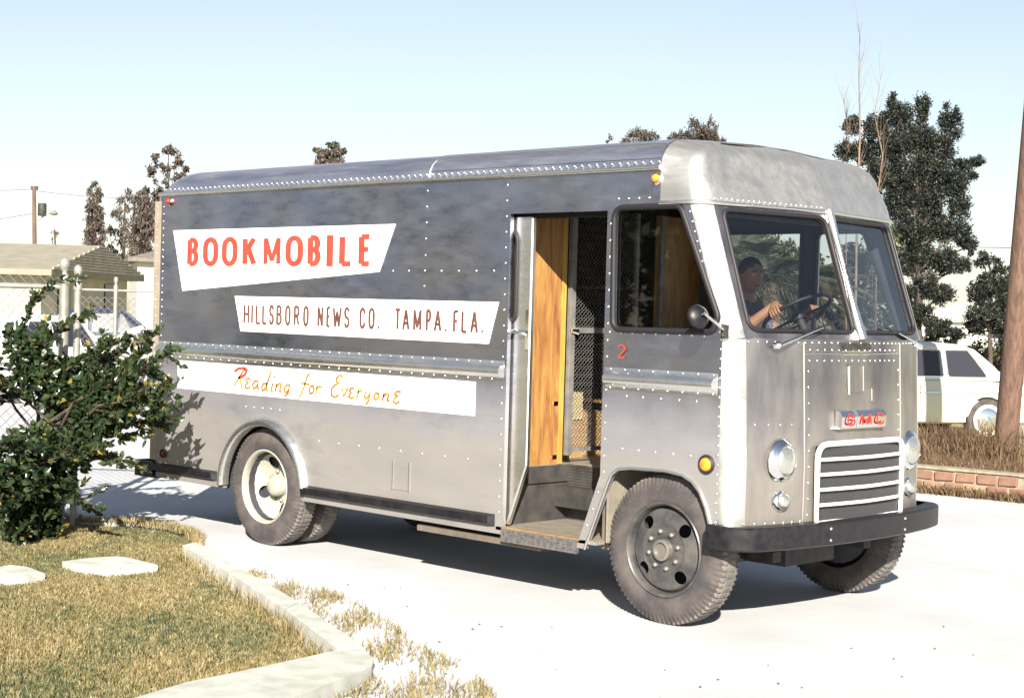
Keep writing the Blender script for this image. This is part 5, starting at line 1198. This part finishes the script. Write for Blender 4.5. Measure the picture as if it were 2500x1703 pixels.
tree('tree_top', 'green tuft part of the crown above the middle of the van roof', base_at(812, 112), pix_blobs([(812, 355, 18, 8), (780, 368, 14, 10), (830, 366, 14, 9)], 112), 2600, .18, 'tree_green', .1, group='tree tops above the van roof')
mtree(1560, 85, [(1560, 345, 30, 28), (1585, 350, 26, 30), (1535, 360, 20, 24), (1490, 352, 10, 22), (1560, 400, 40, 40), (1540, 460, 36, 40), (1585, 480, 36, 45), (1560, 550, 40, 50)], 'left of the two brown crowns above the cab roof', per=2600, leaf=.17, group='tree tops above the van roof', droop=(0, 0, .6), jit=1.2)
mtree(1700, 85, [(1700, 325, 32, 34), (1665, 340, 26, 26), (1730, 330, 24, 34), (1750, 345, 18, 22), (1640, 355, 16, 18), (1700, 400, 50, 40), (1680, 460, 40, 45), (1725, 480, 40, 45), (1700, 560, 45, 50)], 'right and taller of the two brown crowns above the cab roof', per=2600, leaf=.17, group='tree tops above the van roof', droop=(0, 0, .6), jit=1.2)
mtree(1262, 95, [(1262, 378, 14, 10), (1262, 420, 16, 30)], 'tiny tree tip just above the middle of the van roof line', per=300, leaf=.35, group='tree tops above the van roof')
# big dark cedar at the right
cb = [(2180, 255, 18, 28), (2200, 290, 30, 36), (2250, 270, 22, 40), (2310, 290, 20, 36), (2335, 310, 14, 40), (2165, 300, 20, 30), (2130, 310, 24, 30), (2080, 310, 22, 26), (2065, 370, 26, 26), (2115, 370, 34, 34), (2180, 360, 40, 40), (2250, 345, 42, 46), (2310, 360, 26, 40),
      (2275, 410, 44, 44), (2350, 405, 26, 20), (2385, 395, 18, 16), (2372, 428, 18, 12), (2210, 430, 44, 44), (2150, 430, 40, 40), (2330, 450, 36, 36), (2265, 490, 50, 44), (2190, 500, 44, 44), (2340, 510, 28, 34), (2290, 560, 44, 40), (2220, 570, 44, 40), (2345, 570, 26, 36), (2365, 600, 20, 22),
      (2250, 630, 40, 36), (2310, 640, 34, 34), (2350, 650, 20, 20), (2260, 700, 32, 34), (2300, 720, 30, 26), (2250, 770, 30, 30), (2290, 800, 34, 26), (2330, 815, 26, 16), (2310, 840, 24, 14), (2265, 845, 24, 22), (2210, 640, 30, 40), (2215, 730, 26, 36)]
tree('cedar_tree', 'large dark cedar tree with ragged crown rising behind the van front', base_at(2250, 40), pix_blobs(cb, 40), 24000, .075, 'cedar', .13, trunk_top=tuple(dp(2235, 300, 40)), aspect=.4, shell=.3, droop=(0, 0, .5), jit=1.0)
cb = [(2400, 640, 18, 24), (2430, 650, 16, 26), (2455, 680, 18, 30), (2420, 700, 36, 36), (2390, 720, 28, 30), (2460, 740, 30, 34), (2400, 770, 44, 34), (2450, 800, 40, 30), (2380, 800, 30, 24), (2470, 850, 40, 30), (2490, 700, 25, 40)]
tree('cedar_tree', 'smaller dark cone shaped cedar partly behind the right hand pole', base_at(2420, 62), pix_blobs(cb, 62), 7000, .13, 'cedar', .10, trunk_top=tuple(dp(2415, 650, 62)), aspect=.4, shell=.3, droop=(0, 0, .6), jit=.8)
for px, D, pts, r_, lb in [(2095, 27, [(2090, 900), (2093, 480), (2100, 330), (2097, 170), (2100, 90)], .024, 'tall bare pinkish sapling trunk above the cab front'), (2145, 28, [(2140, 900), (2142, 480), (2155, 380), (2135, 280), (2150, 190)], .017, 'forked bare sapling right of the tall bare trunk'), (2070, 28, [(2070, 900), (2066, 420), (2068, 300), (2060, 240)], .010, 'thin bare twig sapling left of the tall bare trunk')]:
    t = thing('bare_sapling', lb, 'tree', base_at(px, D), 'bare saplings in front of the cedar'); m = MB(); pp = [dp(x, y, D) for x, y in pts]; pp[0].z = -.1
    m.tube(pp, [r_*(1-.8*i/(len(pp)-1)) for i in range(len(pp))], 6); m.build('trunk', 'bark_pale', t, 60)
    m = MB()
    for _ in range(26):
        i = random.randrange(1, len(pp)-1); f = random.random(); a = pp[i].lerp(pp[i+1], f); L_ = random.uniform(.25, .8)
        d_ = (RH*random.uniform(-.5, .5)+FH*random.uniform(-.4, .4)+Vector((0, 0, 1))).normalized(); m.tube([a, a+d_*L_*.5+RH*random.gauss(0, .03), a+d_*L_], [.0035, .0025, .001], 3, cap=False)
    m.build('twigs', 'bark_pale', t, kind='stuff')
# trees behind the van, seen through the cab windows, and shrubs by the far house
def palm(px, D, top_py, label):
    b = base_at(px, D); t = thing('palm_tree', label, 'tree', b, 'palms behind the van'); c = dp(px, top_py, D); m = MB(); m.tube([Vector(b), (Vector(b)+c)/2+RH*.1, c], [.17, .14, .13], 8); m.build('trunk', 'bark_pale', t, 60)
    V, F = [], []
    for k_ in range(34):
        a = random.uniform(0, 2*math.pi); el = random.uniform(-.7, 1.2); L_ = random.uniform(.9, 1.5); d_ = Vector((math.cos(a)*math.cos(el), math.sin(a)*math.cos(el), math.sin(el))); s_ = d_.cross(Vector((0, 0, 1))).normalized()
        for i in range(16):
            tt = (i+1)/16; p = c+d_*L_*tt-Vector((0, 0, .75*tt*tt*L_*.6))
            for sg in (-1, 1):
                q = p+(s_*sg*.5+d_*.5+Vector((0, 0, -.35))).normalized()*.55*(1-.5*abs(tt-.5)); bq = len(V); V += [p, p+d_*.05, q]; F.append((bq, bq+1, bq+2))
    mesh_np('fronds', np.array([v[:] for v in V]), np.array(F), 'palm', t); return t
palm(1880, 26, 690, 'palm with drooping grey fronds seen through the near windscreen pane'); palm(1790, 27, 650, 'palm seen at the left of the near windscreen pane'); palm(1960, 29, 720, 'palm seen through the quarter window of the cab')
tree('oak_tree', 'dense green tree behind the palms seen through the cab windows', base_at(2000, 30), pix_blobs([(1830, 640, 40, 40), (1900, 620, 45, 40), (1960, 650, 45, 50), (1870, 720, 50, 50), (1950, 740, 60, 50), (2010, 700, 40, 60), (1800, 740, 50, 50), (2080, 640, 50, 60), (2150, 680, 50, 70), (2100, 760, 60, 60), (2180, 790, 40, 50), (2060, 800, 60, 50), (2150, 600, 40, 50)], 30), 8000, .10, 'tree_green', .15, shell=.3)
for px, py, rx, rz, D, lb in [(2330, 870, 40, 22, 70, 'low olive shrub in front of the far white house'), (2400, 860, 45, 28, 66, 'dark rounded shrub left of the right hand pole'), (2455, 880, 40, 26, 64, 'low shrub directly behind the right hand pole')]:
    tree('garden_shrub', lb, base_at(px, D), pix_blobs([(px, py, rx, rz), (px-15, py+12, rx*.8, rz*.8), (px+15, py+10, rx*.8, rz*.8)], D), 1800, .15, 'shrub_far', .05, group='shrubs by the far white house', cat='shrub', shell=.3)
p0 = dp(2300, 905, 48)
# unseen trees added left of the picture to darken the van flank's reflection
for (x, y, hgt, lb) in [(-8, -18, 4.6, 'broad dark oak added on the lawn, unseen beyond the left edge, for the van side reflection'), (-2, -24, 5.2, 'second broad oak added further out, unseen beyond the left edge, for the van side reflection'), (-15, -15, 4.8, 'third broad oak added behind the bush, unseen beyond the left edge, for the van side reflection')]:
    bl_ = [((x+random.uniform(-2.5, 2.5), y+random.uniform(-2.5, 2.5), hgt*random.uniform(.35, .85)), (1.5, 1.5, .9)) for _ in range(12)]
    tree('oak_tree', lb, (x, y, -.1), bl_, 420, .30, 'tree_green', .3, trunk_top=(x, y, hgt*.8), shell=.3, group='unseen oaks added beyond the left edge')

# grit and leaf litter on the drive
n = 260; Q = np.stack([rng.uniform(2, 9, n), rng.uniform(-4, 4, n)], 1); Q = Q[(Q[:, 1] < -.3) | (Q[:, 0] > 6.3)]
V = np.array([(0, 0, .012), (1, .2, 0), (.1, 1, 0), (-1, .1, 0), (-.1, -.9, 0)]); Fq = np.array([(0, 1, 2), (0, 2, 3), (0, 3, 4), (0, 4, 1)])
vs, fs = [], []
for i, (x, y) in enumerate(Q):
    sc = rng.uniform(.004, .014); a = rng.uniform(0, 6.28); rot = np.array([[math.cos(a), -math.sin(a), 0], [math.sin(a), math.cos(a), 0], [0, 0, 1]])
    vs.append((V*np.array([sc, sc*.6, .5])) @ rot.T+np.array([x, y, .003])); fs.append(Fq+5*i)
o = mesh_np('drive_litter', np.concatenate(vs), np.concatenate(fs), 'dry_weed', None, 'stuff'); o['label'] = 'scattered grit and dead leaves on the white drive'; o['category'] = 'litter'
